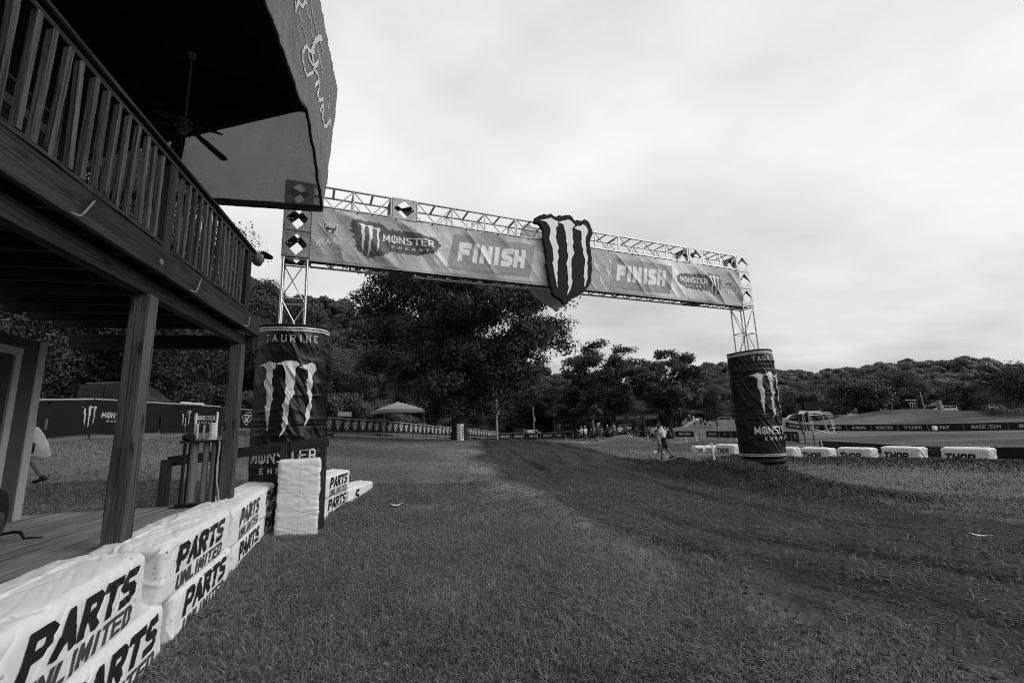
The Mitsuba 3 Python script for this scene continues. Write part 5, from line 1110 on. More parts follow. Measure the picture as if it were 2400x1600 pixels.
    out['hands'] = [h + [0, 0, dz] for h in hands]; out['head'] = hd + [0, 0, dz]
    return out
def ply_fig(F, smooth=50): return {q: ([mikit.ply(m, None, smooth) for m in F[q]] if q == 'shoe' else mikit.ply(F[q], None, smooth)) for q in ('body', 'shirt', 'shorts', 'hair', 'shoe')}
def place(P, label, x, y, z, face, mats, sc=1.0, group=None, cat='person'):
    """mats: skin, shirt, shorts, hair, shoes"""
    k = thing('person', label, cat, group); M = T().translate([x, y, z]).rotate([0, 0, 1], face).scale(sc)
    ref = lambda m: {'bsdf': {'type': 'ref', 'id': m}, 'to_world': M}
    scene[k] = {**P['body'], **ref(mats[0])}
    put('shirt', {**P['shirt'], **ref(mats[1])}, k); put('shorts', {**P['shorts'], **ref(mats[2])}, k); put('hair', {**P['hair'], **ref(mats[3])}, k)
    for s in P['shoe']: put('shoe', {**s, **ref(mats[4])}, k)
    return k, M
def world(p, x, y, z, face, sc=1.0): return rotz(math.radians(face)) @ (np.asarray(p) * sc) + [x, y, z]
# the man and the child walking on the grass
mx_, my_ = 6.90, 21.6; mz_ = float(gz(mx_, my_)) - .01
FM = person(1.80, .14, (.24, -.26), ((.45, .35), (.30, .50)), (.10, .35), .55, 2)
kM, _ = place(ply_fig(FM, True), 'man in white T-shirt and black shorts walking on the grass, looking down at a child', mx_, my_, mz_, 78, ('skin_dark', 'shirt_white', 'shorts_black', 'hair', 'black'))
cx_, cy_ = 6.56, 21.15; cz_ = float(gz(cx_, cy_)) - .01
FC = person(1.28, .10, (.22, -.20), ((.35, .30), (.25, .55)), (.1, .45), .3, 2)
kC, _ = place(ply_fig(FC, True), 'small child in grey clothes walking beside the man, holding a pale cap', cx_, cy_, cz_, 72, ('skin', 'shirt_grey', 'cloth_mid', 'hair_light', 'offwhite'))
hh = world(FC['hands'][0], cx_, cy_, cz_, 72)
cap = thing('cap', 'pale peaked cap hanging from the child\'s hand', 'cap')
m = trimesh.creation.icosphere(3, .10); m = m.slice_plane([0, 0, -.02], [0, 0, 1])
put('crown', mikit.ply((m.vertices * [1, .9, 1.1] @ np.array([[1, 0, 0], [0, 0, 1], [0, -1, 0]]).T + hh + [.02, -.05, -.12], m.faces), 'offwhite', True), cap)
th_ = np.linspace(0, PI, 14); vv = np.vstack([np.column_stack([.09 * np.cos(th_), 0 * th_, -.10 - .10 * np.sin(th_)]), [[0, 0, -.08]]])
put('peak', mikit.ply((np.vstack([vv + hh + [.02, -.06, -.10], vv + hh + [.02, -.075, -.10]]), np.array([(i, i + 1, 14) for i in range(13)] + [(i + 16, i + 15, 29) for i in range(13)])), 'white', False), cap)
# the man behind the house corner
FL = person(1.76, .12, (.30, -.32), ((.15, .25), (-.20, .30)), (.1, .3), .2, 2)
lx, ly = -9.68, 9.0; lz = float(gz(lx, ly)) - .02
kL, _ = place(ply_fig(FL, True), 'man in a light T-shirt half hidden behind the corner of the timber building', lx, ly, lz, 100, ('skin_dark', 'shirt_grey', 'cloth_mid', 'hair', 'black'))
hl = world(FL['hands'][1], lx, ly, lz, 100) if False else np.array([-9.30, 8.86, lz + .92])
bag = thing('plastic_bag', 'white plastic carrier bag hanging beside the half-hidden man', 'bag')
u, v = np.meshgrid(np.linspace(0, 2 * PI, 40), np.linspace(0, 1, 24), indexing='ij')
rr_ = (.03 + .17 * np.sin(np.clip(v * 1.25, 0, 1) * PI / 2) ** .8) * (1 + .22 * (F3(np.cos(u) * 2, np.sin(u) * 2, v * 3, 4) - .5) * 2) * np.where(v > .92, (1 - v) / .08 * .7 + .3, 1)
bp_ = np.stack([rr_ * np.cos(u) * 1.15 + .14 * v, rr_ * np.sin(u) * .55, -.62 * v + .03 * np.sin(u * 3) * v], -1).reshape(-1, 3)
put('sheet', mikit.ply((bp_ + hl + [.05, -.05, .18], grid(40, 24)), 'bag', True), bag)
put('print', mikit.ply(trimesh.Trimesh(*blob(hl + np.array([.16, -.16, -.22]), np.array([.05, .012, .10]), .1, 2)), 'black', True), bag)

# the crowd in mid field
VAR = [ply_fig(person(1.72, .04, (.10, -.08), ((.1, .2), (-.05, .25)), (.05, .1), .1, 1)), ply_fig(person(1.72, .02, (.28, -.25), ((-.3, .3), (.35, .3)), (.1, .3), .0, 1)), ply_fig(person(1.70, .10, (.05, -.05), ((.5, 1.2), (.4, 1.3)), (.0, .1), .3, 1)), ply_fig(person(1.68, -.02, (.02, .02), ((.05, .1), (.6, 1.6)), (.0, .0), .0, 1))]
CR = [(1352, 47, 1.75, 'w', 'k'), (1361, 46, 1.7, 'w', 'g'), (1375, 44.5, 1.45, 'k', 'k'), (1384, 46, 1.5, 'g', 'k'), (1388, 44, 1.75, 'k', 'k'), (1394, 45, 1.75, 'k', 'g'), (1399, 46, 1.6, 'g', 'k'), (1411, 47, 1.75, 'k', 'k'), (1415, 48, 1.7, 'g', 'k'), (1428, 46, 1.7, 'g', 'g'), (1440, 47, 1.75, 'w', 'k'), (1446, 48, 1.65, 'k', 'k'), (1452, 47, 1.7, 'k', 'k'), (1462, 48, 1.7, 'k', 'k'), (1478, 49, 1.7, 'k', 'g'),
 (1513, 45.5, 1.6, 'g', 'k'), (1518, 46.5, 1.75, 'w', 'k'), (1524, 46, 1.6, 'k', 'g'), (1531, 45, 1.7, 'g', 'k'), (1537, 46.5, 1.7, 'k', 'k'), (1544, 45, 1.55, 'w', 'k'), (1551, 45, 1.6, 'k', 'k'), (1505, 46.5, 1.7, 'k', 'g')]
cr = np.random.default_rng(2)
CRX = sorted(CR); SW = {'w': 'shirt_white', 'k': 'shirt_dark', 'g': 'shirt_grey'}; SN = {'w': 'white', 'k': 'black', 'g': 'grey'}
ORD = ['first', 'second', 'third', 'fourth', 'fifth', 'sixth', 'seventh', 'eighth', 'ninth', 'tenth', 'eleventh', 'twelfth', 'thirteenth', 'fourteenth', 'fifteenth', 'sixteenth', 'seventeenth', 'eighteenth', 'nineteenth', 'twentieth', 'twenty-first', 'twenty-second', 'twenty-third']
for i, (px, d, h, s, t) in enumerate(CRX):
    x = (px - 1200) / 1058 * d; z = float(gz(x, d, False)) - .02
    place(VAR[int(cr.integers(4))], f'person in {SN[s]} shirt standing in the field crowd, {ORD[i]} from the left', x, d, z, float(cr.random() * 360), (('skin', 'skin_dark')[int(cr.integers(2))], SW[s], {'k': 'shorts_black', 'g': 'cloth_mid'}[t], ('hair', 'hair_light', 'shirt_white')[int(cr.integers(3))], ('black', 'white')[int(cr.integers(2))]), h / 1.72, 'people standing in the middle of the field')
for i, px in enumerate((1613, 1627, 1637, 1648, 1664)):
    d = 93 - i; x = (px - 1200) / 1058 * d
    place(VAR[i % 4], f'person walking on the pale dirt mound, {ORD[i]} from the left', x, d, float(gz(x, d, False)), float(cr.random() * 360), ('skin', ('shirt_dark', 'shirt_dark', 'shirt_grey', 'shirt_white', 'shirt_dark')[i], 'shorts_black', 'hair', 'black'), 1.0, 'people on the pale dirt mound')
# ------------------------------------------------------------------ fences with printed panels
def poly_at(pts, s):
    pts = np.asarray(pts, float); seg = np.linalg.norm(np.diff(pts, axis=0), axis=1); cum = np.concatenate([[0], np.cumsum(seg)])
    i = min(max(int(np.searchsorted(cum, s, side='right')) - 1, 0), len(seg) - 1); t = (s - cum[i]) / seg[i]
    return pts[i] + (pts[i + 1] - pts[i]) * t, (pts[i + 1] - pts[i]) / seg[i], cum[-1]
def fence(label, pts, panels, h, clear=.25, top='trim', post_m='dark', step=2.5, group=None, rails=False, view=(0, 0), lean=0.0, sink=0.0):
    """posts, a pale top cord and one printed panel after another; panels: (length, kind)"""
    k = thing('banner_fence', label, 'fence', group)
    L = poly_at(pts, 0)[2]; zf = lambda p: float(gz(p[0], p[1], False)) - sink
    ss = np.arange(0, L + .01, step); tops = []
    for s in ss:
        p, d, _ = poly_at(pts, s); z = zf(p)
        put('post', MB().tube([*p, z - .3], [*p, z + clear + h + .06], .04, 7).ply(post_m, 40, uv=False), k); tops.append([*p, z + clear + h + .02])
    if rails:
        for q0, q1 in zip(tops[:-1], tops[1:]): put('rail', MB().bar(np.array(q0) - [0, 0, h + .12], np.array(q1) - [0, 0, h + .12], .03, .12).ply('grey', uv=False), k)
    put('top_cord', MB().path(np.array(tops), .035, 6).ply(top, True, uv=False), k)
    s = 0.0
    for ln, kind in panels:
        if s + ln > L: break
        n = max(3, int(ln / .35)); side = None; V = []
        us = np.linspace(0, ln, n)
        base = [poly_at(pts, s + u) for u in us]
        def surf(q, s=s, ln=ln):
            P, Nn = [], []
            for u, v in q:
                p, d, _ = poly_at(pts, s + min(max(u, 0), ln)); nn = np.array([d[1], -d[0]])
                if nn @ (np.array(view) - p) < 0: nn = -nn
                w = .035 * (math.sin(u * 3.1 + s) * (1 - v / h) + .5 * math.sin(u * 7 + v * 4)) * math.sin(PI * min(max(u / ln, 0), 1))
                P.append([p[0] + nn[0] * (.045 + w), p[1] + nn[1] * (.045 + w), zf(p) + clear + v]); Nn.append([nn[0], nn[1], 0])
            return np.array(P), np.array(Nn)
        U, Vv = np.meshgrid(us, np.linspace(0, h, 4), indexing='ij')
        pk = put('panel', mikit.ply((surf(np.stack([U.ravel(), Vv.ravel()], -1))[0], grid(n, 4)), 'black_cloth', True), k)
        p, d, _ = poly_at(pts, s + ln / 2); nn = np.array([d[1], -d[0]]); flip = np.dot(np.cross([*nn, 0], [0, 0, 1])[:2], np.array([0, 0])) if False else None
        # reading direction: to the right for someone standing at view
        nn = nn if nn @ (np.array(view) - p) > 0 else -nn
        right = np.array([-nn[1], nn[0]]); rev = right @ d < 0
        gl = kind if not isinstance(kind, str) else None
        if isinstance(kind, str) and kind:
            bold = kind[0] == '*'; t = kind.strip('*'); g = stroke_text(t, 1.0, .24 if bold else .15, .18 if bold else 0, .12, .9)
            kx = min(ln * .66 / width(g), h * .46); g = affinity.translate(affinity.scale(g, kx, h * .42, origin=(0, 0)), ln / 2 - width(g) * kx / 2, h * .30); gl = g
        if gl is not None and not gl.is_empty:
            if rev: gl = affinity.translate(affinity.scale(gl, -1, 1, origin=(0, 0)), ln, 0)
            put('print', mikit.ply(conform(gl, surf, .012, .4), 'silver_print', True), pk)
        s += ln + .06
    return k
def logo(ln, h):
    c = affinity.translate(claw(h * .66, 0, h * .86), ln * .30, 0)
    g = stroke_text('MONSTER', 1.0, .15, 0, .10, .75, serif=.11); g = unary_union([g, affinity.translate(sbox(-.05, -.10, .05, 1.12), .72 * .75 + .15 + .10 + .30, 0)])
    w = 1.15; g = affinity.translate(affinity.scale(g, w / width(g), h * .17, origin=(0, 0)), ln * .30 + .42, h * .48)
    e = stroke_text('ENERGY', 1.0, .17, 0, .7, 1.0); e = affinity.translate(affinity.scale(e, .8 / width(e), h * .07, origin=(0, 0)), ln * .30 + .62, h * .34)
    return unary_union([c, g, e])
def xshield(ln, h, n):
    out = []
    for i in range(n):
        o = Polygon([(-.5, .42), (-.25, .5), (0, .44), (.25, .5), (.5, .42), (.48, 0), (.3, -.3), (0, -.5), (-.3, -.3), (-.48, 0)])
        rg = o.difference(affinity.scale(o, .86, .88, origin=(0, 0))); bar_ = sbox(-.45, .20, .45, .30)
        x = unary_union([LineString([(-.22, .12), (.22, -.26)]).buffer(.07), LineString([(.22, .12), (-.22, -.26)]).buffer(.07)])
        out.append(affinity.translate(affinity.scale(unary_union([rg, bar_, x]), .58, h * .82, origin=(0, 0)), ln * (i + .5) / n, h * .5))
    return unary_union(out)
fence('low fence with black printed panels on the rise at the left', [(-13.95, 9.0), (-13.5, 14.7), (-12.96, 20.1)], [(4.2, ''), (3.75, logo(3.75, 1.05)), (3.0, logo(3.75, 1.05))], 1.08, .16, step=1.85, rails=True)
fence('long fence with black panels of white X shields leading to the oak', [(-12.95, 20.2), (-11.2, 29), (-9.3, 37), (-7.6, 45), (-3.5, 60), (-2.8, 71)], [(2.76, xshield(2.76, .8, 3))] * 20, .80, .42, step=2.82, rails=True)
fence('fence with black sponsor panels across the middle of the field', [(-2.7, 71), (8, 79), (20, 79), (31, 75)], [(2.6, 'MONSTER'), (2.9, '*NIHILO'), (2.9, '*AMSOIL'), (2.9, 'DUNLOP'), (2.9, 'MAXXIS'), (2.9, '*MOTION'), (2.9, '*CYCRA'), (2.9, 'WISECO'), (2.9, 'ACERBIS'), (2.9, 'MX'), (2.9, 'RENTHAL'), (2.9, '*TRIUMPH')], .95, .06, step=3.0, sink=.0)
fence('fence with black sponsor panels curving behind the right-hand cover', [(31, 75), (31.5, 62), (27, 45), (22.9, 35)], [(4.4, '*PROGRESSIVE'), (3.6, 'FOX'), (3.6, '*PSD'), (3.6, 'MAXIMA'), (3.6, '*RACING'), (3.6, 'YUASA'), (3.6, 'TORC'), (3.6, '*ONE'), (3.6, 'KTM')], .95, .06, step=3.6)
fence('plain low black fence behind the right-hand row of blocks', [(22.9, 35), (19.4, 25), (17.9, 19.5), (18.2, 15), (19.5, 11)], [(4.0, '')] * 8, .42, .0, top='black_cloth', step=4.0)
fence('far fence with black sponsor panels along the right-hand field', [(50.5, 86), (54.2, 72), (56.9, 60), (62.5, 55), (72, 52)], [(3.9, t) for t in ('*AGVSPORT', 'OAKLEY', '*PARTS', '*AMSOIL', 'MONSTER', 'TRIUMPH', '*FMF', 'RACETECH', '*DUNLOP', 'SUNSTAR', '*TWIN', 'OGIO', '*AMA', 'KAWASAKI')], .95, .03, step=3.96)
# boards and odd things at the left fence
t = thing('white_board', 'white board propped above the X-shield fence', 'sign'); scene[t] = MB().bar([-11.45, 29.6, 2.88], [-10.72, 30.0, 2.82], .04, .30).ply('white', uv=False)
t = thing('white_pipe', 'white pipe lying along the top of the panelled fence', 'pipe'); scene[t] = MB().tube([-12.95, 17.6, 3.02], [-12.95, 18.9, 3.02], .04, 8).ply('white', 40, uv=False)
t = thing('concrete_block', 'grey concrete block on the grass below the panelled fence', 'block'); scene[t] = MB().bar([-13.1, 15.6, 1.78], [-13.0, 16.6, 1.78], .3, .2).ply('grey', uv=False)

# ------------------------------------------------------------------ vehicles
def car(name, label, x, y, face, kind, paint, glass='window_dark', sc=1.0, group=None, z=None):
    k = thing(name, label, {'pickup': 'pickup truck', 'van': 'van', 'suv': 'car', 'camper': 'camper'}[kind], group)
    PR = {'pickup': ([(0, .55), (0, 1.05), (1.75, 1.08), (1.85, 1.78), (2.1, 1.86), (3.35, 1.84), (4.15, 1.18), (5.2, 1.08), (5.45, .95), (5.45, .5)], [[(1.98, 1.14), (2.0, 1.74), (2.72, 1.76), (2.72, 1.14)], [(2.84, 1.14), (2.84, 1.76), (3.30, 1.74), (3.92, 1.16)]]),
          'suv': ([(0, .5), (.02, 1.1), (.15, 1.75), (2.9, 1.78), (3.6, 1.15), (4.5, 1.0), (4.6, .5)], [[(.28, 1.15), (.32, 1.66), (1.4, 1.68), (1.4, 1.15)], [(1.5, 1.15), (1.5, 1.68), (2.8, 1.68), (3.35, 1.16)]]),
          'van': ([(0, .5), (0, 2.35), (3.9, 2.4), (4.7, 1.55), (5.5, 1.25), (5.6, .5)], [[(3.3, 1.45), (3.3, 2.1), (3.95, 2.1), (4.45, 1.5)]]),
          'camper': ([(0, .6), (0, 3.0), (6.6, 3.0), (7.1, 2.3), (7.2, .6)], [[(.8, 1.6), (.8, 2.2), (1.8, 2.2), (1.8, 1.6)], [(3, 1.6), (3, 2.2), (4.4, 2.2), (4.4, 1.6)]])}[kind]
    W = 1.9 if kind != 'camper' else 2.3; L = max(p[0] for p in PR[0])
    fx = np.array([math.cos(math.radians(face)), math.sin(math.radians(face)), 0]); zz = float(gz(x, y, False)) if z is None else z
    fr = lambda off: (np.array([x, y, zz]) - fx * L / 2 * sc + np.cross(fx, [0, 0, 1.]) * -off * sc, fx * sc, np.array([0, 0, sc]))
    o, X, Z = fr(0); n = np.cross(X, Z) / sc / sc
    body_ = MB().prism(Polygon(PR[0]).buffer(-.05).buffer(.05), W * sc, (o - n * W / 2 * sc, X / sc, Z / sc)) if sc == 1 else MB().prism(affinity.scale(Polygon(PR[0]).buffer(-.05).buffer(.05), sc, sc, origin=(0, 0)), W * sc, (o - n * W / 2 * sc, X / sc, Z / sc))
    put('body', body_.ply(paint, uv=False), k)
    for g in PR[1]:
        for sd in (-1, 1):
            w = MB().prism(affinity.scale(Polygon(g), sc, sc, origin=(0, 0)), .02 * sc, (o + n * (W / 2 * sc * sd + (.004 if sd > 0 else -.024 * sc)), X / sc, Z / sc)); put('window', w.ply(glass, uv=False), k)
    for wx in (.17 * L, .80 * L):
        for sd in (-1, 1):
            c = o + X * wx + n * (W / 2 - .10) * sd * sc + np.array([0, 0, .36 * sc])
            wk = put('wheel', MB().tube(c - n * .12 * sc, c + n * .12 * sc, .36 * sc, 18).ply('rubber', 40, uv=False), k)
            put('rim', MB().tube(c - n * .125 * sc, c + n * .125 * sc, .20 * sc, 12).ply('mid_metal', 40, uv=False), wk)
    for sd in (-1, 1):
        c = o + X * (L - .02) + n * (W / 2 - .25) * sd * sc + np.array([0, 0, .82 * sc]); put('headlight', MB().bar(c - n * .14 * sc, c + n * .14 * sc, .06, .14 * sc).ply('offwhite', uv=False), k)
    if kind == 'pickup':
        put('roof_rail', MB().tube(o + X * 1.95 + n * .82 + [0, 0, 1.90], o + X * 3.3 + n * .82 + [0, 0, 1.90], .02, 6).ply('mid_metal', uv=False), k)
    return k
kt = car('pickup_truck', 'black pickup truck parked behind the black fence panels on the left', -16.0, 18.4, 8, 'pickup', 'black_gloss', z=2.0)
t = put('sticker', MB().bar([-18.78, 16.9, 3.2], [-18.42, 16.95, 3.2], .02, .16).ply('white', uv=False), kt)
car('pickup_truck', 'dark pickup truck seen behind the left can-shaped cover', -15.0, 33.0, 20, 'pickup', 'dark', z=1.5)
car('parked_car', 'dark off-road car parked on the track beyond the centre fence', 1.1, 84, 75, 'suv', 'dark', sc=.95); car('parked_van', 'small white van parked beside the second utility pole', 3.2, 86, 20, 'van', 'white', sc=.62)
car('parked_van', 'white van parked under the black overhead banner', 39.5, 103, 175, 'van', 'white', sc=.8)
PAINT = {'white': 'white', 'silver': 'pale', 'black': 'black_gloss', 'grey': 'grey', 'dark': 'dark'}
vr = np.random.default_rng(31)
def far_car(px, d, kind, paint, label, sc=1.0): car('parked_' + {'suv': 'car', 'pickup': 'pickup', 'van': 'van', 'camper': 'camper'}[kind], label, (px - 1200) / 1058 * d, d, float(vr.random() * 40 - 20) + (180 if vr.random() < .5 else 0), kind, PAINT[paint], sc=sc, group='vehicles parked along the far side of the field')
i = 0
for px, d, kd, pt in ((1583, 108, 'suv', 'white'), (1672, 103, 'suv', 'silver'), (1684, 104, 'pickup', 'black'), (1842, 106, 'suv', 'white'), (1853, 108, 'suv', 'silver'), (1863, 104, 'pickup', 'black'), (1874, 109, 'van', 'white'), (1886, 106, 'suv', 'grey'), (1896, 110, 'suv', 'white'), (1950, 108, 'suv', 'silver'), (1962, 111, 'suv', 'white'), (1975, 107, 'pickup', 'white'), (1990, 112, 'van', 'silver'), (2008, 112, 'suv', 'black'), (2030, 113, 'suv', 'silver'), (2165, 116, 'pickup', 'dark'), (2190, 113, 'suv', 'white'), (2232, 114, 'pickup', 'black'), (2258, 116, 'suv', 'grey'), (2303, 112, 'suv', 'white'), (2338, 112, 'pickup', 'dark'), (2392, 112, 'suv', 'grey')):
    far_car(px, d, kd, pt, f'{"pale" if pt in ("white", "silver") else "dark"} {"van" if kd == "van" else "pickup" if kd == "pickup" else "car"} in the far parked line, {ORD[i] if i < len(ORD) else "last"} vehicle from the left'); i += 1
for px, d, lb in ((2172, 120, 'long pale camper parked right of the small black inflatable can'), (2262, 119, 'long pale camper parked right of the tall printed pillar'), (2078, 121, 'white box trailer parked left of the small black inflatable can'), (2106, 122, 'second white box trailer parked left of the small black inflatable can')):
    car('parked_camper', lb, (px - 1200) / 1058 * d, d, 178, 'camper', 'offwhite' if 'camper' in lb else 'white', sc=.9)

# ------------------------------------------------------------------ tents, poles, display things
def canopy(label, x, y, rot, w, h, cloth, z=None):
    k = thing('canopy_tent', label, 'tent'); zz = float(gz(x, y, False)) if z is None else z; R_ = rotz(math.radians(rot)); o = np.array([x, y, zz])
    n = 13; U, Vv = np.meshgrid(np.linspace(-1, 1, n), np.linspace(-1, 1, n), indexing='ij'); r = np.maximum(np.abs(U), np.abs(Vv))
    Zt = h - .62 + .62 * (1 - r) ** .85 - .05 * (1 - np.abs(np.abs(U) - np.abs(Vv))) * r
    P = np.stack([U * w / 2, Vv * w / 2, Zt], -1).reshape(-1, 3) @ R_.T + o
    put('roof', mikit.ply((P, grid(n, n)), cloth, 25), k)
    for (ax, ay), (bx, by) in (((-1, -1), (1, -1)), ((1, -1), (1, 1)), ((1, 1), (-1, 1)), ((-1, 1), (-1, -1))):
        q = np.array([[ax, ay], [bx, by]]) * w / 2; V = np.array([[*q[0], h - .62], [*q[1], h - .62], [*q[1], h - .86], [*q[0], h - .86]])
        put('valance', mikit.ply((V @ R_.T + o, [(0, 1, 2, 3)]), cloth), k)
    for ax in (-1, 1):
        for ay in (-1, 1):
            p = np.array([ax * w / 2 * .97, ay * w / 2 * .97, 0]) @ R_.T + o; put('leg', MB().bar(p - [0, 0, .2], p + [0, 0, h - .64], .04, .04, up=(1, 0, 0)).ply('mid_metal', uv=False), k)
    return k
canopy('pale grey pop-up canopy tent behind the X-shield fence', -8.75, 34.2, 33, 3.05, 2.72, 'pale')
canopy('dark pyramid canopy tent at the far right', (2365 - 1200) / 1058 * 112, 112, 20, 4.2, 3.4, 'dark')
canopy('dark canopy tent behind the pale dirt mound', (1612 - 1200) / 1058 * 100, 100, 10, 3.6, 3.2, 'dark')
def pole(label, x, y, h, r=.12, lean=0.0, m='pale', box_=None, arms=False):
    k = thing('utility_pole', label, 'pole', ); z = float(gz(x, y, False)) - .3; top = np.array([x - lean, y, z + h])
    put('shaft', MB().tube([x, y, z], top, r, 8, r * .7).ply(m, 40, uv=False), k)
    for b in box_ or []: p = np.array([x - lean * b / h + .2, y - .16, z + b]); put('fitting', MB().bar(p - [0, 0, .35], p + [0, 0, .35], .36, .3, up=(0, 1, 0)).ply(m, uv=False), k)
    if arms: put('crossarm', MB().bar(top - [.9, 0, .6], top + [.9, 0, -.6], .1, .12).ply(m, uv=False), k)
    return top
P1 = pole('tall pale utility pole right of the oak', -2.75, 70, 8.2, .17, box_=[4.4]); P2 = pole('shorter pale utility pole left of the black display box', 3.3, 80, 5.8, .14, box_=[.9, 3.6])
P3 = pole('leaning pale utility pole in the centre trees', 14.6, 85, 6.4, .15, lean=.35, box_=[4.8]); P4 = pole('dark leaning utility pole with a transformer right of the right-hand cover', 43.6, 70, 6.4, .14, lean=1.0, m='dark', box_=[4.6], arms=False)
for px, d, h, lb in ((1910, 112, 5.6, 'thin pole behind the black screen'), (2073, 114, 4.2, 'thin pole at the left of the white trailers'), (2146, 108, 5.6, 'thin leaning pole right of the small inflatable can'), (2248, 114, 4.6, 'thin pole above the campers'), (1500, 104, 4.4, 'thin pole behind the overhead start banner')):
    pole(lb, (px - 1200) / 1058 * d, d, h, .10, lean=.4)
def wire(name, label, a, b, sag, r=.012, m='dark'):
    t = np.linspace(0, 1, 16)[:, None]; pts = a * (1 - t) + b * t; pts[:, 2] -= 4 * sag * (t * (1 - t))[:, 0]; k = thing(name, label, 'cable'); scene[k] = MB().path(pts, r, 5).ply(m, True, uv=False)
wire('overhead_wire', 'sagging cable from the second pole into the trees', P2, np.array([-5.0, 86, 2.6]), 1.2, .02, 'grey')
wire('overhead_wire', 'cable running from the tall pole to the wood on the left', P1, np.array([-22, 52, 9.]), 1.6, .02, 'grey')
# black display box with a claw
db = thing('display_box', 'black open-sided display box with a claw emblem beyond the fence', 'booth'); bo = np.array([6.9, 79.5, float(gz(7, 79.5, False)) + .15])
for x in (0, 1.35, 3.3):
    for y in (0, 2.2): put('frame_post', MB().bar(bo + [x, y, 0], bo + [x, y, 2.75], .09, .09, up=(0, 1, 0)).ply('grey', uv=False), db)
put('roof', MB().bar(bo + [-.1, 1.1, 2.8], bo + [3.4, 1.1, 2.95], 2.5, .10).ply('grey', uv=False), db); put('side_wall', MB().bar(bo + [.67, -.02, .1], bo + [.67, -.02, 2.68], 1.24, .05, up=(0, 1, 0)).ply('black', uv=False), db)
put('back_wall', MB().bar(bo + [2.35, 2.1, .1], bo + [2.35, 2.1, 2.68], 1.85, .05, up=(0, 1, 0)).ply('black', uv=False), db); put('counter', MB().bar(bo + [1.4, .3, .95], bo + [3.3, .3, 1.1], .5, .12).ply('grey', uv=False), db)
flat = lambda o: (lambda q: (np.column_stack([q[:, 0], 0 * q[:, 0], q[:, 1]]) + o, np.broadcast_to([0, -1., 0], (len(q), 3))))
put('emblem', mikit.ply(conform(claw(1.2, .67, 2.3), flat(bo - [0, .05, 0]), .01, .5), 'silver_print', True), db)
g = stroke_text('MONSTER', 1, .16, 0, .1, .8); put('emblem_word', mikit.ply(conform(affinity.translate(affinity.scale(g, .9 / width(g), .25, origin=(0, 0)), 1.9, 1.9), flat(bo + [0, 2.06, 0]), .01, .5), 'silver_print', True), db)
# overhead start banner
def overhead(label, x0, x1, y, zb, zt, ztop, words_, posts):
    k = thing('overhead_banner', label, 'banner'); base = float(gz((x0 + x1) / 2, y, False))
    for x in posts: put('post', MB().bar([x, y, base - .2], [x, y, zt + .1], .12, .12, up=(0, 1, 0)).ply('dark_metal', uv=False), k)
    n = len(words_); w = (x1 - x0) / n
    for i, t in enumerate(words_):
        pk = put('panel', MB().bar([x0 + w * i + .05, y - .1, (zb + zt) / 2], [x0 + w * (i + 1) - .05, y - .1, (zb + zt) / 2], .04, zt - zb).ply('dark_paint', uv=False), k)
        g = stroke_text(t, 1, .20, .25, .08, .9); kk = w * .72 / width(g); put('print', mikit.ply(conform(affinity.translate(affinity.scale(g, kk, (zt - zb) * .42, origin=(0, 0)), x0 + w * (i + .14), zb + (zt - zb) * .3), flat(np.array([0, y - .135, 0])), .0, 1.0), 'grey', True), pk)
    put('truss_bar', MB().bar([x0, y, zt + .12], [x1, y, zt + .12], .1, .1).ply('dark_metal', uv=False), k)
overhead('wide black start banner held over the track behind the crowd', 18.8, 28.6, 91, 2.1, 3.1, 3.2, ['MONSTER', 'MONSTER', 'ENERGY'], (19, 23.7, 28.4))
overhead('black overhead banner beyond the pale dirt mound', 41.0, 50.2, 106, 2.35, 3.3, 3.4, ['YAMAHA', 'YAMAHA', 'YAMAHA'], (41.2, 45.6, 50.0))
# start house with a bright notice, scaffold tower, screen
sb_ = thing('timing_booth', 'small dark booth with a pale notice under the start banner', 'booth'); o = np.array([19.6, 86, float(gz(19.6, 86, False))])
put('wall', MB().bar(o + [0, 0, 1.0], o + [2.0, 0, 1.0], 1.2, 2.0).ply('dark', uv=False), sb_); put('roof', MB().bar(o + [-.2, 0, 2.06], o + [2.2, 0, 2.12], 1.5, .1).ply('grey', uv=False), sb_); put('notice', MB().bar(o + [.8, -.63, 1.45], o + [1.9, -.63, 1.45], .03, .45).ply('offwhite', uv=False), sb_); put('notice', MB().bar(o + [.1, -.63, 1.3], o + [.6, -.63, 1.3], .03, .5).ply('pale', uv=False), sb_)
sc_ = thing('scaffold_tower', 'bare aluminium scaffold tower standing on the right-hand field', 'scaffold'); so = np.array([39.6, 62, float(gz(40.8, 62, False))])
for x in (0, 2.9):
    for y in (0, 1.3):
        put('ladder_frame', MB().tube(so + [x + .25 * (x > 0) - .3 * 0, y, 0], so + [x * .86 - .25 * (x == 0) + .25, y, 3.1], .05, 7).tube(so + [x + .45, y, 0], so + [x * .86 + .2, y, 3.1], .04, 7).ply('aluminium', 40, uv=False), sc_)
for z in np.linspace(.3, 2.8, 8):
    for x in (.12, 2.95): put('rung', MB().tube(so + [x, -.02, z], so + [x + .35, -.02, z], .03, 6).ply('aluminium', 40, uv=False), sc_)
for z in (3.1, 2.85): put('top_bar', MB().tube(so + [.1, 0, z], so + [2.9, 0, z], .04, 7).ply('aluminium', 40, uv=False), sc_)
put('brace', MB().tube(so + [.2, 0, .3], so + [3.0, 0, 1.0], .02, 6).ply('aluminium', uv=False), sc_); put('brace', MB().tube(so + [3.0, 0, .3], so + [.2, 0, 1.0], .02, 6).ply('aluminium', uv=False), sc_)
vs = thing('video_screen', 'big black video screen on legs above the parked cars', 'screen'); o = np.array([69.6, 110, float(gz(72, 110, False))])
put('panel', MB().bar(o + [0, 0, 3.6], o + [5.6, 0, 3.6], .3, 1.9).ply('black', uv=False), vs)
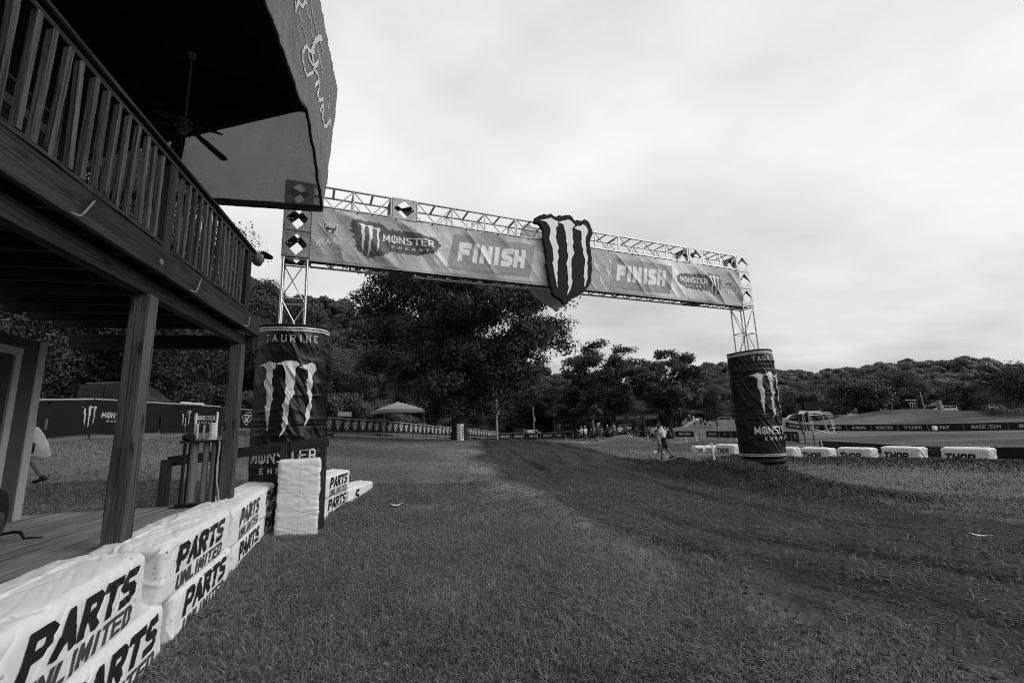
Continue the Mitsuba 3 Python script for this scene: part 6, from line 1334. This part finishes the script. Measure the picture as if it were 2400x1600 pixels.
for x in (.4, 5.2): put('leg', MB().bar(o + [x, 0, -.2], o + [x, 0, 2.66], .2, .2, up=(0, 1, 0)).ply('dark_metal', uv=False), vs)
# inflatable can and printed pillar
ic = thing('inflatable_can', 'small black inflatable can with claw stripes among the far vehicles', 'inflatable'); o = np.array([95.4, 110, float(gz(95, 110, False)) + .9])
put('body', MB().tube(o - [0, 0, 1.0], o + [0, 0, 2.5], 1.05, 28, 1.12).ply('can_wrap', 40, uv=False), ic); put('top_rim', MB().tube(o + [0, 0, 2.5], o + [0, 0, 2.62], 1.12, 28, .9).ply('offwhite', 40, uv=False), ic)
ax = math.atan2(-110, -95.4); cyl = lambda q: (np.column_stack([o[0] + 1.1 * np.cos(ax + q[:, 0]), o[1] + 1.1 * np.sin(ax + q[:, 0]), o[2] + q[:, 1]]), np.column_stack([np.cos(ax + q[:, 0]), np.sin(ax + q[:, 0]), 0 * q[:, 0]]))
put('emblem', mikit.ply(conform(claw(1.7, 0, 2.1), cyl, .03, .3), 'silver_print', True), ic)
pi_ = thing('printed_pillar', 'tall grey printed pillar standing on a pale base at the far right', 'inflatable'); o = np.array([97.3, 105, float(gz(97, 105, False))])
put('body', MB().bar(o + [0, 0, .1], o + [0, 0, 3.2], .9, .9, up=(1, 0, 0), ch=.18).ply('grey', uv=False), pi_); put('base', MB().bar(o + [-.6, -.4, .08], o + [2.4, -.4, .08], .8, .12).ply('offwhite', uv=False), pi_)
for i in range(6): put('print', MB().bar(o + [-.25, -.47, .5 + .42 * i], o + [.25, -.47, .62 + .42 * i], .02, .16).ply('offwhite', uv=False), pi_)
# small black banner frame, white inflatable arms beside the pale mound
t = thing('upright_sign', 'small black upright sign with claw stripes behind the man', 'sign'); o = np.array([(1597 - 1200) / 1058 * 96, 96, float(gz(36, 96, False)) + .9])
put('panel', MB().bar(o + [0, 0, 1.0], o + [1.0, 0, 1.0], .1, 1.0).ply('black', uv=False), t); put('emblem', mikit.ply(conform(claw(.75, .5, 1.38), flat(o - [0, .06, 0]), .01, .5), 'silver_print', True), t)
ws = thing('slide_rails', 'pair of pale slanting rails with a round white end left of the dirt mound', 'rail'); o = np.array([(1590 - 1200) / 1058 * 90, 90, float(gz(33, 90, False))])
for dy in (0, .8): put('rail', MB().tube(o + [0, dy, .9], o + [2.2, dy, 2.0], .12, 8).ply('offwhite', 40, uv=False), ws)
m = trimesh.creation.icosphere(2, .32); put('end_ball', mikit.ply((m.vertices + o + [2.5, 0, 2.1], m.faces), 'white', True), ws); put('upright', MB().tube(o + [2.0, .2, 1.8], o + [1.9, .2, 3.0], .13, 8).ply('white', 40, uv=False), ws)
# plank barrier and white bag on the far fence
t = thing('white_sack', 'white sack hung on the far right-hand fence', 'sack'); o = np.array([54.3, 59.9, float(gz(54, 60, False)) + .52]); scene[t] = mikit.ply(blob(o, np.array([.30, .2, .28]), .1, 2), 'white', True)
# marker stakes
def stake(label, x, y, h, dx=0.0, w=.07, sub=False):
    k = thing('marker_stake', label, 'stake', 'white marker stakes in the field'); z = float(gz(x, y, False)); scene[k] = MB().bar([x, y, z - .1], [x + dx, y, z + h], w, .03, up=(0, 1, 0)).ply('white', uv=False)
stake('white wooden marker stake left of the right-hand can-shaped cover, the nearest one', 7.74, 18.2, .82, -.06, .07)
for px, d, h, dx, lb in ((1316, 62, .6, 0, 'thin white stake at the crest of the mud track'), (1399, 46, .5, -.4, 'slanting white stake in front of the crowd'), (1467, 43, .45, -.35, 'slanting white stake on the small dirt bump'), (1503, 45, .6, 0, 'white stake before the right half of the crowd'), (1592, 44, .62, -.12, 'white stake right of the man'), (1613, 55, .6, 0, 'second white stake right of the man'), (1614, 36, .5, 0, 'white stake left of the block row'), (1705, 40, .6, 0, 'white stake just left of the right-hand cover'), (1899, 28, .6, -.1, 'white stake behind the row of blocks'), (2326, 90, .8, 0, 'far white stake right of the printed pillar'), (2364, 90, .8, 0, 'far white stake below the dark tent'), (2380, 88, .8, .1, 'far white stake at the right edge')): stake(lb, (px - 1200) / 1058 * d, d, h, dx, .05)
for px, d, h in ((1250, 72, 1.5), (1691, 66, 2.2), (1722, 62, 2.6)): pole(f'thin upright rod at the fence, {"left" if px < 1300 else "right" if px > 1700 else "middle"} one of three', (px - 1200) / 1058 * d, d, h, .03, m='grey')
t = thing('white_tent_sign', 'small white folding sign beside the second utility pole', 'sign'); o = np.array([4.1, 80, float(gz(4, 80, False))]); scene[t] = MB().add([o + [-.5, 0, 0], o + [.6, 0, 0], o + [.35, .2, 1.1], o + [-.1, .2, 1.1], o + [-.5, .5, 0], o + [.6, .5, 0]], [(0, 1, 2, 3), (5, 4, 3, 2)]).ply('offwhite', uv=False)
# water spray behind the far blocks
sr = np.random.default_rng(6); wp = []; n = 1500
bx, by = 19.8, 19.6; zb_ = float(gz(bx, by, False))
u = sr.random(n); a = sr.normal(0, 1, (n, 3)); P = np.column_stack([bx - .9 * u ** 1.3 + .50 * a[:, 0] * (.3 + u), by + .3 * a[:, 1], zb_ + .10 + .62 * u * (1 - .45 * u) + .10 * a[:, 2] * (.4 + u)])
oc = trimesh.creation.icosahedron(); sz = .006 + .010 * sr.random(n)
scene['water_spray'] = mikit.ply(((oc.vertices[None] * sz[:, None, None] + P[:, None]).reshape(-1, 3), (oc.faces[None] + np.arange(n)[:, None, None] * 12).reshape(-1, 3)), 'offwhite', False); labels['water_spray'] = {'label': 'fine white spray of water droplets above the grass behind the blocks', 'kind': 'stuff'}
# litter
def scrap(name, label, x, y, w, l, rot, curl, cat='litter'):
    U, Vv = np.meshgrid(np.linspace(-1, 1, 13), np.linspace(-1, 1, 9), indexing='ij'); r = 1 + .2 * np.sin(3 * np.arctan2(Vv, U)); P = np.stack([U * l / 2 * r, Vv * w / 2 * r, .035 + curl * (U ** 2 + .4 * np.sin(U * 5 + Vv * 3) ** 2)], -1).reshape(-1, 3) @ rotz(rot).T
    k = thing(name, label, cat); scene[k] = mikit.ply((P + [x, y, float(gz(x, y))], grid(13, 9)), 'white', True)
scrap('paper_plate', 'white crumpled paper plate lying on the grass', -2.60, 10.15, .15, .22, .3, .025); scrap('torn_strip', 'torn white strip of plastic lying on the mud at the right', 6.42, 6.72, .05, .20, -.9, .02)
scrap('paper_scrap', 'small white scrap on the grass left of the track', .25, 6.1, .03, .05, .5, .01)
for k_ in [k for k in labels if not (k in scene or any(s.startswith(k + '__') for s in scene))]: del labels[k_]
